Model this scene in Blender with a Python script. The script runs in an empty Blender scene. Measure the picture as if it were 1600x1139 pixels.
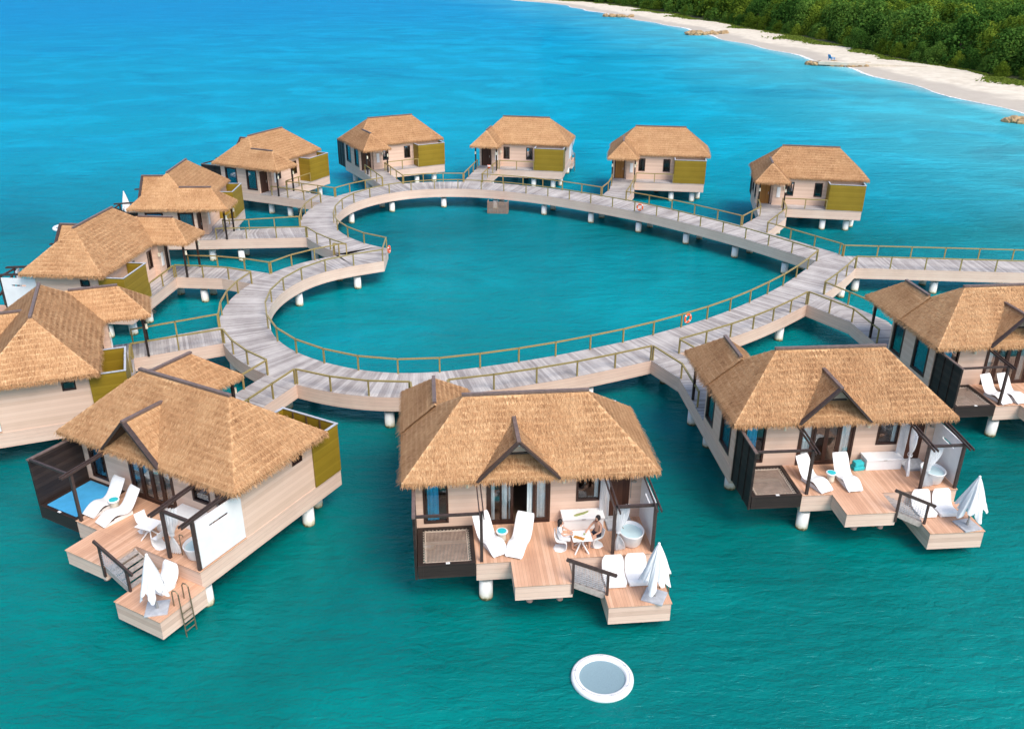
import bpy, math, random
import numpy as np
from mathutils import Vector, Matrix
random.seed(7)
rng = np.random.default_rng(7)
SC = bpy.context.scene
COL = SC.collection
R = math.radians
D = 2.05                                   # deck level above the water

# ------------------------------------------------------------------ camera
F_PX, PITCH, ROLL, HCAM = 1381.88, 0.43492, 0.004936, 22.0455 + D
def cam_axes():
    ct, st = math.cos(PITCH), math.sin(PITCH)
    fw = Vector((0, ct, -st)); up = Vector((0, st, ct)); rt = Vector((1, 0, 0))
    c, s = math.cos(ROLL), math.sin(ROLL)
    return fw, c*rt + s*up, -s*rt + c*up
FW, RT, UP = cam_axes()
cd = bpy.data.cameras.new('camera'); cam = bpy.data.objects.new('camera', cd); COL.objects.link(cam)
cd.sensor_width = 36; cd.lens = F_PX/1600*36; cd.clip_end = 4000; cd.clip_start = .5
cam.matrix_world = Matrix(((RT.x, UP.x, -FW.x, 0), (RT.y, UP.y, -FW.y, 0), (RT.z, UP.z, -FW.z, HCAM), (0, 0, 0, 1)))
SC.camera = cam
def ground(u, v, z=D):
    """where a measured point of the survey photo lies on a horizontal plane"""
    d = FW + RT*((u-800)/F_PX) - UP*((v-569.5)/F_PX)
    t = (z-HCAM)/d.z
    return Vector((d.x*t, d.y*t, z))

# ------------------------------------------------------------------ mesh builder
class MB:
    def __init__(s): s.v = []; s.f = []; s.uv = []; s.has_uv = False
    def face(s, pts, uv=None):
        n = len(s.v); s.v += [tuple(p) for p in pts]; s.f.append(tuple(range(n, n+len(pts))))
        if uv: s.has_uv = True
        s.uv.append(uv or [(0, 0)]*len(pts))
    def add(s, vs, fs):
        n = len(s.v); s.v += [tuple(p) for p in vs]
        for f in fs: s.f.append(tuple(i+n for i in f)); s.uv.append([(0, 0)]*len(f))
    def box(s, x0, x1, y0, y1, z0, z1):
        v = [(x, y, z) for x in (x0, x1) for y in (y0, y1) for z in (z0, z1)]
        s.add(v, [(0, 1, 3, 2), (4, 6, 7, 5), (0, 4, 5, 1), (2, 3, 7, 6), (0, 2, 6, 4), (1, 5, 7, 3)])
    def bar(s, p, q, w, h, up=(0, 0, 1)):
        p, q, up = Vector(p), Vector(q), Vector(up); d = (q-p).normalized(); a = d.cross(up)
        if a.length < 1e-4: a = d.cross(Vector((1, 0, 0)))
        a.normalize(); b = a.cross(d).normalized()
        v = [c + a*(i*w/2) + b*(j*h/2) for c in (p, q) for i in (-1, 1) for j in (-1, 1)]
        s.add(v, [(0, 1, 3, 2), (4, 6, 7, 5), (0, 4, 5, 1), (2, 3, 7, 6), (0, 2, 6, 4), (1, 5, 7, 3)])
    def tube(s, p, q, r, r2=None, n=10, caps=True):
        r2 = r if r2 is None else r2
        p, q = Vector(p), Vector(q); d = (q-p).normalized(); a = d.orthogonal().normalized(); b = d.cross(a)
        v = []
        for c, rr in ((p, r), (q, r2)):
            for i in range(n):
                t = 2*math.pi*i/n; v.append(c + (a*math.cos(t)+b*math.sin(t))*rr)
        f = [(i, (i+1) % n, n+(i+1) % n, n+i) for i in range(n)]
        if caps: f += [tuple(range(n-1, -1, -1)), tuple(range(n, 2*n))]
        s.add(v, f)
    def path(s, pts, r, n=8):
        for a, b in zip(pts[:-1], pts[1:]): s.tube(a, b, r, n=n)
    def prism(s, poly, z0, z1):
        n = len(poly); v = [(x, y, z0) for x, y in poly]+[(x, y, z1) for x, y in poly]
        ar = sum(poly[i][0]*poly[(i+1) % n][1]-poly[(i+1) % n][0]*poly[i][1] for i in range(n))
        f = [(i, (i+1) % n, n+(i+1) % n, n+i) for i in range(n)] + [tuple(range(n-1, -1, -1)), tuple(range(n, 2*n))]
        if ar < 0: f = [tuple(reversed(q)) for q in f]
        s.add(v, f)
    def lathe(s, prof, c=(0, 0, 0), n=28, sx=1, sy=1):
        m = len(prof); v = []
        for r, z in prof:
            for i in range(n):
                t = 2*math.pi*i/n; v.append((c[0]+r*sx*math.cos(t), c[1]+r*sy*math.sin(t), c[2]+z))
        s.add(v, [(k*n+i, k*n+(i+1) % n, (k+1)*n+(i+1) % n, (k+1)*n+i) for k in range(m-1) for i in range(n)])
    def sheet(s, prof, w0, w1, th):
        """profile in (y, z) swept along x from w0 to w1 with a thickness (down)"""
        n = len(prof); nor = []
        for i in range(n):
            a = prof[max(i-1, 0)]; b = prof[min(i+1, n-1)]; d = math.hypot(b[0]-a[0], b[1]-a[1])
            nor.append(((b[1]-a[1])/d, -(b[0]-a[0])/d))
        tp = prof; bt = [(p[0]+q[0]*th, p[1]+q[1]*th) for p, q in zip(prof, nor)]
        v = []
        for x in (w0, w1):
            v += [(x, p[0], p[1]) for p in tp]+[(x, p[0], p[1]) for p in bt]
        f = []
        for i in range(n-1):
            f.append((i, i+1, 2*n+i+1, 2*n+i)); f.append((n+i+1, n+i, 3*n+i, 3*n+i+1))
            f.append((i+1, i, n+i, n+i+1)); f.append((2*n+i, 2*n+i+1, 3*n+i+1, 3*n+i))
        f += [(0, 2*n, 3*n, n), (n-1, 2*n-1, 4*n-1, 3*n-1)]
        s.add(v, f)
    def sheet_w(s, prof, hw, th, p=6, cut=.3, nx=10):
        """like sheet, but with rounded corners in plan and a pillowed top"""
        n = len(prof); m = nx+1; vs = []
        for side in (0, 1):
            for i, (y, z) in enumerate(prof):
                q = abs(2*i/(n-1)-1); w = hw*(1-cut*q**p); a = prof[max(i-1, 0)]; b = prof[min(i+1, n-1)]; d = math.hypot(b[0]-a[0], b[1]-a[1]); nn = ((b[1]-a[1])/d, -(b[0]-a[0])/d)
                for j in range(m):
                    f = 2*j/nx-1; e = max(abs(f), q)**8; off = th*(.5*e if side == 0 else 1-.5*e)
                    vs.append((w*f, y+nn[0]*off, z+nn[1]*off))
        N = n*m; fs = []
        for i in range(n-1):
            for j in range(nx):
                a = i*m+j; fs += [(a, a+1, a+m+1, a+m), (N+a+m, N+a+m+1, N+a+1, N+a)]
            for j in (0, nx): a = i*m+j; fs.append((a, a+m, N+a+m, N+a))
        for i in (0, n-1):
            for j in range(nx): a = i*m+j; fs.append((a+1, a, N+a, N+a+1))
        s.add(vs, fs)
    def mesh(s, name, mirror=False, smooth=False, bevel=0, merge=False, solid_normals=True):
        import bmesh
        me = bpy.data.meshes.new(name)
        v = [(-x, y, z) for x, y, z in s.v] if mirror else s.v
        f = [tuple(reversed(q)) for q in s.f] if mirror else s.f
        me.from_pydata(v, [], f)
        if s.has_uv:
            ul = me.uv_layers.new(name='UVMap'); arr = []
            for u in s.uv:
                for a in (reversed(u) if mirror else u): arr += [a[0], a[1]]
            ul.data.foreach_set('uv', arr)
        if bevel or solid_normals:
            bm = bmesh.new(); bm.from_mesh(me)
            if merge: bmesh.ops.remove_doubles(bm, verts=bm.verts, dist=1e-5)
            if bevel: bmesh.ops.bevel(bm, geom=list(bm.edges), offset=bevel, segments=2, affect='EDGES', profile=.6)
            if solid_normals: bmesh.ops.recalc_face_normals(bm, faces=bm.faces)
            bm.to_mesh(me); bm.free()
        if smooth: me.polygons.foreach_set('use_smooth', [True]*len(me.polygons))
        me.update(); return me

def link(name, me, m=None, parent=None, loc=None, rotz=0):
    o = bpy.data.objects.new(name, me); COL.objects.link(o)
    if m is not None and me is not None and not me.materials: me.materials.append(m)
    if parent: o.parent = parent
    if loc is not None: o.location = loc
    if rotz: o.rotation_euler = (0, 0, rotz)
    return o
def tag(o, label=None, cat=None, group=None, kind=None):
    if label: o['label'] = label
    if cat: o['category'] = cat
    if group: o['group'] = group
    if kind: o['kind'] = kind
    return o
def thing(name, label, cat, loc=(0, 0, 0), rotz=0, group=None):
    o = bpy.data.objects.new(name, None); COL.objects.link(o); o.location = loc; o.rotation_euler = (0, 0, rotz)
    o.empty_display_size = .3
    return tag(o, label, cat, group)

# ------------------------------------------------------------------ materials
class NT:
    def __init__(s, name):
        s.m = bpy.data.materials.new(name); s.m.use_nodes = True; s.t = s.m.node_tree; s.t.nodes.clear()
        s.out = s.t.nodes.new('ShaderNodeOutputMaterial')
    def n(s, ty, **kw):
        nd = s.t.nodes.new('ShaderNode'+ty)
        for k, v in kw.items():
            if k.startswith('i_'): nd.inputs[k[2:].replace('_', ' ')].default_value = v
            else: setattr(nd, k, v)
        return nd
    def l(s, a, b): s.t.links.new(a, b)
    def coords(s, kind='Object', scale=(1, 1, 1), rot=(0, 0, 0)):
        c = s.n('TexCoord'); mp = s.n('Mapping'); mp.inputs['Scale'].default_value = scale; mp.inputs['Rotation'].default_value = rot
        s.l(c.outputs[kind], mp.inputs['Vector']); return mp.outputs['Vector']
    def noise(s, vec, scale, detail=4, rough=.55, dist=0):
        nd = s.n('TexNoise'); nd.inputs['Scale'].default_value = scale; nd.inputs['Detail'].default_value = detail
        nd.inputs['Roughness'].default_value = rough; nd.inputs['Distortion'].default_value = dist
        if vec is not None: s.l(vec, nd.inputs['Vector'])
        return nd.outputs['Fac']
    def ramp(s, fac, stops):
        nd = s.n('ValToRGB'); e = nd.color_ramp.elements
        while len(e) < len(stops): e.new(.5)
        for el, (p, c) in zip(e, stops): el.position = p; el.color = (*c, 1) if len(c) == 3 else c
        s.l(fac, nd.inputs['Fac']); return nd.outputs['Color']
    def math(s, op, a, b=None, c=None, clamp=False):
        nd = s.n('Math', operation=op, use_clamp=clamp)
        for i, x in enumerate((a, b, c)):
            if x is None: continue
            if isinstance(x, (int, float)): nd.inputs[i].default_value = x
            else: s.l(x, nd.inputs[i])
        return nd.outputs[0]
    def mix(s, fac, a, b, mode='MIX'):
        nd = s.n('Mix', data_type='RGBA', blend_type=mode)
        for k, x in ((0, fac), (6, a), (7, b)):
            if isinstance(x, (int, float)): nd.inputs[k].default_value = x
            elif isinstance(x, tuple): nd.inputs[k].default_value = (*x, 1)
            else: s.l(x, nd.inputs[k])
        return nd.outputs[2]
    def bsdf(s, color, rough=.6, metal=0, spec=.5, height=None, bump=.2, dist=.02, **kw):
        b = s.n('BsdfPrincipled')
        for k, x in (('Base Color', color), ('Roughness', rough), ('Metallic', metal), ('Specular IOR Level', spec)):
            if isinstance(x, tuple): b.inputs[k].default_value = (*x, 1)
            elif isinstance(x, (int, float)): b.inputs[k].default_value = x
            else: s.l(x, b.inputs[k])
        for k, x in kw.items(): b.inputs[k.replace('_', ' ')].default_value = x
        if height is not None:
            bp = s.n('Bump'); bp.inputs['Strength'].default_value = bump; bp.inputs['Distance'].default_value = dist
            s.l(height, bp.inputs['Height']); s.l(bp.outputs['Normal'], b.inputs['Normal'])
        s.l(b.outputs[0], s.out.inputs['Surface']); return b
def vec_xyz(t, vec):
    sp = t.n('SeparateXYZ'); t.l(vec, sp.inputs[0]); return sp.outputs

def simple(name, col, rough=.5, var=.12, scale=6, metal=0, spec=.4, bump=0.06):
    t = NT(name); v = t.coords('Object'); n = t.noise(v, scale, 5)
    a = tuple(max(c*(1-var), 0) for c in col); b = tuple(min(c*(1+var), .92) for c in col)
    t.bsdf(t.ramp(n, [(.3, a), (.7, b)]), rough, metal, spec, n, bump, .01); return t.m
def boards(name, cols, width, axis, rough=.6, uv=False, gap=.08, grain=1.0, bump=.35, dirt=.25):
    """parallel boards; axis: 0 boards counted along x, 1 along y, 2 along z"""
    t = NT(name); vec = t.coords('UV' if uv else 'Object')
    o = vec_xyz(t, vec); u = t.math('DIVIDE', o[axis], width); fl = t.math('FLOOR', u); fr = t.math('FRACT', u)
    wn = t.n('TexWhiteNoise', noise_dimensions='1D'); t.l(fl, wn.inputs['W'])
    sc = [1.2, 1.2, 1.2]; sc[axis] = 22
    mp = t.n('Mapping'); mp.inputs['Scale'].default_value = sc; t.l(vec, mp.inputs['Vector'])
    off = t.n('VectorMath', operation='ADD'); t.l(mp.outputs[0], off.inputs[0])
    cmb = t.n('CombineXYZ'); t.l(t.math('MULTIPLY', wn.outputs['Value'], 40), cmb.inputs[0]); t.l(cmb.outputs[0], off.inputs[1])
    g = t.noise(off.outputs[0], 1.6, 6, .65)
    big = t.noise(vec, .55, 4)
    f = t.math('ADD', t.math('MULTIPLY', wn.outputs['Value'], .5), t.math('MULTIPLY', t.math('SUBTRACT', g, .5), 1.1*grain))
    f = t.math('ADD', f, t.math('MULTIPLY', t.math('SUBTRACT', big, .5), dirt*2))
    f = t.math('ADD', f, .22)
    n = len(cols); c = t.ramp(f, [(.1+.8*i/(n-1), q) for i, q in enumerate(cols)])
    edge = t.math('ADD', t.math('LESS_THAN', fr, gap), t.math('GREATER_THAN', fr, 1-gap*.3))
    c = t.mix(t.math('MULTIPLY', edge, .5), c, tuple(q*.35 for q in cols[0]))
    h = t.math('ADD', t.math('MULTIPLY', t.math('SUBTRACT', 1, edge), .7), t.math('MULTIPLY', g, .3))
    t.bsdf(c, rough, 0, .3, h, bump, .02); return t.m
M = {}
def thatch_mat(name, blade):
    t = NT(name)
    uvv = t.coords('UV', (7, 1.2, 1)); n1 = t.noise(uvv, 2.4, 5, .65)
    uv2 = t.coords('UV', (.55, .9, 1)); n2 = t.noise(uv2, 1.1, 4, .6)
    uv3 = t.coords('UV'); o = vec_xyz(t, uv3)
    course = t.math('FRACT', t.math('ADD', t.math('DIVIDE', o[1], .3), t.math('MULTIPLY', t.noise(t.coords('UV', (.9, .1, 1)), 2, 2), .9)))
    f = t.math('ADD', t.math('MULTIPLY', n1, .40), t.math('MULTIPLY', n2, .68))
    if blade:
        g = t.n('NewGeometry'); f = t.math('ADD', t.math('MULTIPLY', f, .72), t.math('MULTIPLY', g.outputs['Random Per Island'], .24))
    f = t.math('ADD', t.math('SUBTRACT', f, t.math('MULTIPLY', course, .19)), .095)
    oi = t.n('ObjectInfo'); f = t.math('ADD', f, t.math('MULTIPLY', t.math('SUBTRACT', oi.outputs['Random'], .5), .09))
    c = t.ramp(f, [(.20, (.155, .068, .029)), (.38, (.345, .178, .084)), (.55, (.495, .282, .138)), (.78, (.68, .45, .245))])
    t.bsdf(c, .85, 0, .15, n1, .5, .04)
    return t.m
M['thatch'] = thatch_mat('thatch_base', False); M['straw'] = thatch_mat('thatch_straw', True)
M['wall'] = boards('wall_siding', [(.63, .44, .33), (.70, .50, .385), (.745, .55, .435)], .19, 2, .65, gap=.018, grain=.22, bump=.1, dirt=.35)
M['fascia'] = boards('fascia_boards', [(.56, .39, .30), (.69, .495, .39), (.76, .575, .46)], .21, 2, .6, gap=.035, grain=.8, bump=.12, dirt=.4)
M['terrace'] = boards('terrace_boards', [(.48, .265, .165), (.62, .365, .235), (.71, .46, .32)], .135, 0, .55, gap=.05, grain=.6, bump=.2, dirt=.5)
M['walk'] = boards('weathered_boards', [(.25, .22, .205), (.405, .37, .345), (.54, .505, .47)], .16, 0, .7, uv=True, gap=.05, grain=1.0, bump=.25, dirt=.6)
M['walk_y'] = boards('weathered_boards_cross', [(.25, .225, .215), (.40, .37, .36), (.53, .50, .48)], .16, 1, .7, gap=.06, grain=1.3, bump=.3, dirt=.55)
M['dark'] = boards('dark_stained_wood', [(.016, .010, .009), (.030, .020, .017), (.05, .034, .028)], .22, 2, .5, gap=.06, grain=.7, bump=.2)
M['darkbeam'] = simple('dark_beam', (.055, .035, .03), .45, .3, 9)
M['ridge'] = simple('ridge_capping', (.15, .105, .09), .5, .25, 5)
M['olive'] = boards('olive_panel', [(.215, .142, .010), (.265, .178, .014), (.31, .215, .022)], .10, 2, .5, gap=.04, grain=.5, bump=.15, dirt=.4)
M['brass'] = simple('olive_brass_rail', (.33, .25, .085), .42, .2, 12, metal=.2)
M['white'] = simple('white_plastic', (.80, .80, .79), .35, .03, 4, bump=.02)
M['cushion'] = simple('white_cushion', (.80, .79, .77), .8, .04, 14, bump=.15)
M['pearl'] = simple('white_screen_panel', (.80, .79, .775), .4, .05, 2, bump=.02)
M['cream'] = simple('cream_ceramic', (.72, .66, .54), .4, .08, 8)
M['rope'] = simple('tan_rope', (.50, .41, .33), .8, .1, 20)
M['turq'] = simple('turquoise_cloth', (.03, .46, .50), .6, .15, 12)
M['brownframe'] = simple('brown_window_frame', (.045, .02, .014), .4, .3, 12)
M['door'] = boards('brown_timber_door', [(.04, .016, .01), (.075, .03, .018), (.11, .05, .03)], .12, 0, .45, gap=.06, grain=.8)
M['amberdoor'] = boards('amber_timber_door', [(.24, .095, .02), (.34, .145, .03), (.42, .20, .05)], .12, 0, .45, gap=.04, grain=.8)
M['bluecurtain'] = simple('blue_curtain', (.03, .46, .72), .7, .15, 4)
M['tealcurtain'] = simple('teal_blind', (.03, .33, .42), .5, .2, 3)
M['palecurtain'] = simple('pale_blue_curtain', (.74, .86, .88), .8, .1, 6)
M['sheer'] = simple('white_sheer_curtain', (.78, .81, .84), .8, .08, 7)
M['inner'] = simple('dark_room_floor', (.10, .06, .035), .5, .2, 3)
M['steel'] = simple('brushed_steel', (.45, .44, .42), .3, .1, 12, metal=.8)
M['bronze'] = simple('bronze_tube', (.25, .19, .12), .35, .15, 12, metal=.6)
M['greyslab'] = simple('grey_slab', (.42, .44, .47), .6, .15, 7)
M['greytread'] = simple('grey_timber', (.36, .32, .29), .7, .25, 8)
M['skin'] = simple('skin', (.56, .30, .20), .5, .08, 18)
M['skin2'] = simple('fair_skin', (.58, .32, .22), .5, .08, 18)
M['hair'] = simple('dark_hair', (.02, .012, .01), .5, .3, 30)
M['navy'] = simple('navy_cloth', (.012, .014, .03), .7, .2, 20)
M['robe'] = simple('white_robe', (.80, .79, .78), .85, .05, 20)
M['orange'] = simple('orange_foam', (.78, .12, .03), .5, .12, 10)
M['red'] = simple('red_paint', (.62, .06, .03), .4, .1, 10)
M['amberwood'] = simple('serving_board', (.50, .23, .05), .5, .2, 20)
M['food'] = simple('salad_food', (.30, .34, .12), .6, .5, 40)
M['lamp'] = simple('cream_lamp_shade', (.74, .68, .52), .5, .06, 8)
M['mesh'] = simple('trampoline_mesh', (.20, .30, .34), .6, .12, 40)
M['bluechair'] = simple('blue_painted_wood', (.02, .26, .62), .5, .1, 10)
M['blue'] = simple('blue_net_cover', (.06, .36, .64), .6, .08, 3)
M['tubwater'] = simple('bath_water', (.55, .72, .74), .05, .05, 3)
M['pinkpipe'] = simple('pinkish_bracket', (.42, .24, .20), .6, .2, 9)

def pile_mat():
    t = NT('pile_concrete'); tc = t.n('TexCoord'); o = vec_xyz(t, tc.outputs['Object'])
    n = t.noise(tc.outputs['Object'], 6, 5); z = t.math('ADD', o[2], t.math('MULTIPLY', t.math('SUBTRACT', n, .5), .35))
    c = t.ramp(z, [(.0, (.025, .035, .015)), (.08, (.12, .12, .05)), (.15, (.45, .43, .30)), (.28, (.64, .64, .58)), (.6, (.74, .75, .73))])
    t.bsdf(c, .6, 0, .3, n, .15, .02); return t.m
M['pile'] = pile_mat()
def glass_mat():
    t = NT('window_glass'); tr = t.n('BsdfTransparent'); tr.inputs[0].default_value = (.965, .975, .98, 1)
    gl = t.n('BsdfGlossy'); gl.inputs['Roughness'].default_value = .03; fr = t.n('Fresnel'); fr.inputs[0].default_value = 1.5
    mx = t.n('MixShader'); t.l(t.math('ADD', t.math('MULTIPLY', fr.outputs[0], .8), .03), mx.inputs[0]); t.l(tr.outputs[0], mx.inputs[1]); t.l(gl.outputs[0], mx.inputs[2])
    t.l(mx.outputs[0], t.out.inputs['Surface']); return t.m
M['glass'] = glass_mat()
def sheer_mat():
    t = NT('sheer_voile'); b = t.bsdf(t.ramp(t.noise(t.coords('Object'), 7, 3), [(.3, (.74, .77, .80)), (.7, (.84, .86, .88))]), .8)
    tr = t.n('BsdfTransparent'); mx = t.n('MixShader'); mx.inputs[0].default_value = .68; t.l(tr.outputs[0], mx.inputs[1]); t.l(b.outputs[0], mx.inputs[2])
    t.l(mx.outputs[0], t.out.inputs['Surface']); return t.m
M['sheer'] = sheer_mat()
def net_mat():
    t = NT('rope_net'); v = t.coords('Object'); o = vec_xyz(t, v)
    fx = t.math('LESS_THAN', t.math('FRACT', t.math('MULTIPLY', o[0], 18)), .42); fy = t.math('LESS_THAN', t.math('FRACT', t.math('MULTIPLY', o[1], 18)), .42)
    k = t.math('MAXIMUM', fx, fy)
    b = t.bsdf(t.ramp(t.noise(v, 3, 4), [(.3, (.29, .21, .16)), (.7, (.42, .32, .255))]), .8)
    tr = t.n('BsdfTransparent'); mx = t.n('MixShader'); t.l(k, mx.inputs[0]); t.l(tr.outputs[0], mx.inputs[1]); t.l(b.outputs[0], mx.inputs[2])
    t.l(mx.outputs[0], t.out.inputs['Surface']); return t.m
M['net'] = net_mat()

# ------------------------------------------------------------------ world and sun
SUN_EL, SUN_AZ = R(52), R(143)       # azimuth clockwise from +y: behind the camera, to the right
w = bpy.data.worlds.new('World'); SC.world = w; w.use_nodes = True
bg = w.node_tree.nodes['Background']; sky = w.node_tree.nodes.new('ShaderNodeTexSky'); sky.sky_type = 'NISHITA'; sky.sun_disc = False
sky.sun_elevation = SUN_EL; sky.sun_rotation = SUN_AZ; sky.air_density = 1.0; sky.dust_density = 2.5; sky.ozone_density = .6
w.node_tree.links.new(sky.outputs[0], bg.inputs[0]); bg.inputs[1].default_value = .15
sd = bpy.data.lights.new('sun', 'SUN'); so = bpy.data.objects.new('sun', sd); COL.objects.link(so)
sd.energy = 1.45; sd.angle = R(28); sd.color = (1, .93, .85)
sdir = Vector((math.sin(SUN_AZ)*math.cos(SUN_EL), math.cos(SUN_AZ)*math.cos(SUN_EL), math.sin(SUN_EL)))
so.rotation_euler = sdir.to_track_quat('Z', 'Y').to_euler()
SC.view_settings.view_transform = 'Standard'; SC.view_settings.look = 'None'; SC.view_settings.exposure = 0.82; SC.view_settings.gamma = 1

# ------------------------------------------------------------------ shore line
SHORE = [(-220, 800), (-80, 665), (-1, 542.5), (22.7, 502.5), (35, 445.5), (43.3, 408), (52.3, 373), (59.9, 343.5), (66.5, 291), (71.5, 263), (76, 236), (79, 218.5), (80.6, 198.4), (81.3, 179), (83.3, 166), (85, 155), (86.3, 146), (88, 125), (92, 90), (100, 40), (110, -40)]
TREEL = [(-180, 800), (-45, 665), (27, 527), (50, 476), (67.5, 405), (75.6, 352), (84, 311), (90, 285), (91.5, 255), (94.2, 229.5), (97.6, 212), (99.8, 197), (104, 187), (108, 165), (110, 140), (114, 100), (122, 40), (132, -40)]
def interp_x(poly, y):
    for (x0, y0), (x1, y1) in zip(poly[:-1], poly[1:]):
        if y1 <= y <= y0: return x0+(x1-x0)*(y-y0)/(y1-y0)
    return poly[0][0] if y > poly[0][1] else poly[-1][0]

# ------------------------------------------------------------------ water
def water_mat():
    t = NT('sea_water'); tc = t.n('TexCoord'); P = tc.outputs['Object']; o = vec_xyz(t, P); x, y = o[0], o[1]
    big = t.noise(P, .012, 4, .5); mid = t.noise(P, .05, 4, .55); patch = t.noise(t.coords('Object', (.7, 1.8, 1)), .018, 5, .6)
    yy = t.math('ADD', y, t.math('MULTIPLY', t.math('SUBTRACT', mid, .5), 26))
    f = t.math('DIVIDE', yy, 400)
    base = t.ramp(f, [(.05, (.000, .155, .135)), (.10, (.0, .108, .100)), (.135, (.0, .192, .195)), (.165, (.0, .215, .235)), (.205, (.0, .135, .145)), (.235, (.0, .22, .285)), (.29, (.0, .295, .40)), (.60, (.0, .295, .44)), (1, (.0, .25, .43))])  # water colour along y; dark stops paint in reflections of walkway and villa undersides
    # shallows over sand along the shore: distance to the shoreline
    cr = t.n('ValToRGB'); e = cr.color_ramp.elements; pts = [p for p in reversed(SHORE) if 0 <= p[1] <= 680]
    sel = [p for p in pts if p[1] in (40, 90, 125, 155, 198.4, 236, 291, 343.5, 408, 502.5, 542.5, 665)]
    while len(e) < len(sel): e.new(.5)
    for el, (px, py) in zip(e, sel): el.position = py/680; g = (px+100)/220; el.color = (g, g, g, 1)
    t.l(t.math('DIVIDE', y, 680), cr.inputs[0])
    shx = t.math('SUBTRACT', t.math('MULTIPLY', cr.outputs[0], 220), 100)
    dist = t.math('SUBTRACT', shx, x)
    dn = t.math('ADD', dist, t.math('MULTIPLY', t.math('SUBTRACT', patch, .5), 38))
    sh = t.n('MapRange', interpolation_type='SMOOTHSTEP'); t.l(dn, sh.inputs[0]); sh.inputs[1].default_value = 62; sh.inputs[2].default_value = 0; sh.inputs[3].default_value = 0; sh.inputs[4].default_value = 1
    c = t.mix(t.math('MULTIPLY', sh.outputs[0], .72), base, (.09, .40, .44))
    sv = t.n('MapRange', interpolation_type='SMOOTHSTEP'); t.l(dist, sv.inputs[0]); sv.inputs[1].default_value = 6; sv.inputs[2].default_value = -1; sv.inputs[3].default_value = 0; sv.inputs[4].default_value = .75
    c = t.mix(sv.outputs[0], c, (.34, .55, .55))
    # darker weed beds and lighter sand patches on the bottom
    dk = t.n('MapRange', interpolation_type='SMOOTHSTEP'); t.l(patch, dk.inputs[0]); dk.inputs[1].default_value = .53; dk.inputs[2].default_value = .72; dk.inputs[3].default_value = 0; dk.inputs[4].default_value = .38
    c = t.mix(dk.outputs[0], c, (.0, .11, .20))
    lt = t.n('MapRange', interpolation_type='SMOOTHSTEP'); t.l(big, lt.inputs[0]); lt.inputs[1].default_value = .5; lt.inputs[2].default_value = .75; lt.inputs[3].default_value = 0; lt.inputs[4].default_value = .4
    c = t.mix(lt.outputs[0], c, (.0, .27, .34))
    m2 = t.noise(t.coords('Object', (1, 1.25, 1)), .075, 5, .6, .6)
    mt = t.n('MapRange', interpolation_type='SMOOTHSTEP'); t.l(m2, mt.inputs[0]); mt.inputs[1].default_value = .42; mt.inputs[2].default_value = .68; mt.inputs[3].default_value = 0; mt.inputs[4].default_value = .75
    c = t.mix(mt.outputs[0], c, t.mix(1.0, c, (1, 1.38, 1.42), 'MULTIPLY'))
    m3 = t.noise(t.coords('Object', (1, 1.5, 1)), .045, 5, .62, .8)
    mk = t.n('MapRange', interpolation_type='SMOOTHSTEP'); t.l(m3, mk.inputs[0]); mk.inputs[1].default_value = .5; mk.inputs[2].default_value = .72; mk.inputs[3].default_value = 0; mk.inputs[4].default_value = .7
    c = t.mix(mk.outputs[0], c, t.mix(1.0, c, (1, .66, .70), 'MULTIPLY'))
    # deep blue offshore to the left
    dp = t.n('MapRange', interpolation_type='SMOOTHSTEP'); t.l(t.math('ADD', t.math('SUBTRACT', t.math('MULTIPLY', y, .45), x), t.math('MULTIPLY', t.math('SUBTRACT', patch, .5), 160)), dp.inputs[0]); dp.inputs[1].default_value = -30; dp.inputs[2].default_value = 420; dp.inputs[3].default_value = 0; dp.inputs[4].default_value = .8
    c = t.mix(dp.outputs[0], c, (.0, .20, .44))
    # waves
    w1 = t.noise(t.coords('Object', (.55, 1.5, 1), (0, 0, R(8))), .55, 3, .5, .3)
    w2 = t.noise(t.coords('Object', (.8, 1.9, 1), (0, 0, R(-12))), 1.7, 4, .6, .5)
    w3 = t.noise(t.coords('Object', (1, 2.2, 1), (0, 0, R(4))), 5.5, 3, .6)
    w0 = t.noise(t.coords('Object', (.5, 1.7, 1), (0, 0, R(3))), .16, 3, .55, .4)
    h = t.math('ADD', t.math('ADD', t.math('ADD', t.math('MULTIPLY', w0, .9), w1), t.math('MULTIPLY', w2, .5)), t.math('MULTIPLY', w3, .13))
    b1 = t.n('Bump'); b1.inputs['Strength'].default_value = .75; b1.inputs['Distance'].default_value = .5; t.l(h, b1.inputs['Height'])
    wind = t.n('MapRange', interpolation_type='SMOOTHSTEP'); t.l(y, wind.inputs[0]); wind.inputs[1].default_value = 30; wind.inputs[2].default_value = 120; wind.inputs[3].default_value = .55; wind.inputs[4].default_value = 1.0; t.l(wind.outputs[0], b1.inputs['Strength'])
    # light scattered back by the water body, plus the mirror of the surface
    df = t.n('BsdfDiffuse'); t.l(c, df.inputs[0])
    b2 = t.n('Bump'); b2.inputs['Distance'].default_value = .6; t.l(h, b2.inputs['Height']); t.l(wind.outputs[0], b2.inputs['Strength']); t.l(b2.outputs[0], df.inputs['Normal'])
    gl = t.n('BsdfGlossy'); gl.inputs['Roughness'].default_value = .06; gl.inputs['Color'].default_value = (.30, .74, .95, 1); t.l(b1.outputs[0], gl.inputs['Normal'])
    fr = t.n('Fresnel'); fr.inputs[0].default_value = 1.33; t.l(b1.outputs[0], fr.inputs['Normal'])
    fc = t.math('DIVIDE', t.math('MULTIPLY', fr.outputs[0], 1.7), t.math('ADD', 1, t.math('MULTIPLY', fr.outputs[0], 5.5)))
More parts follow.
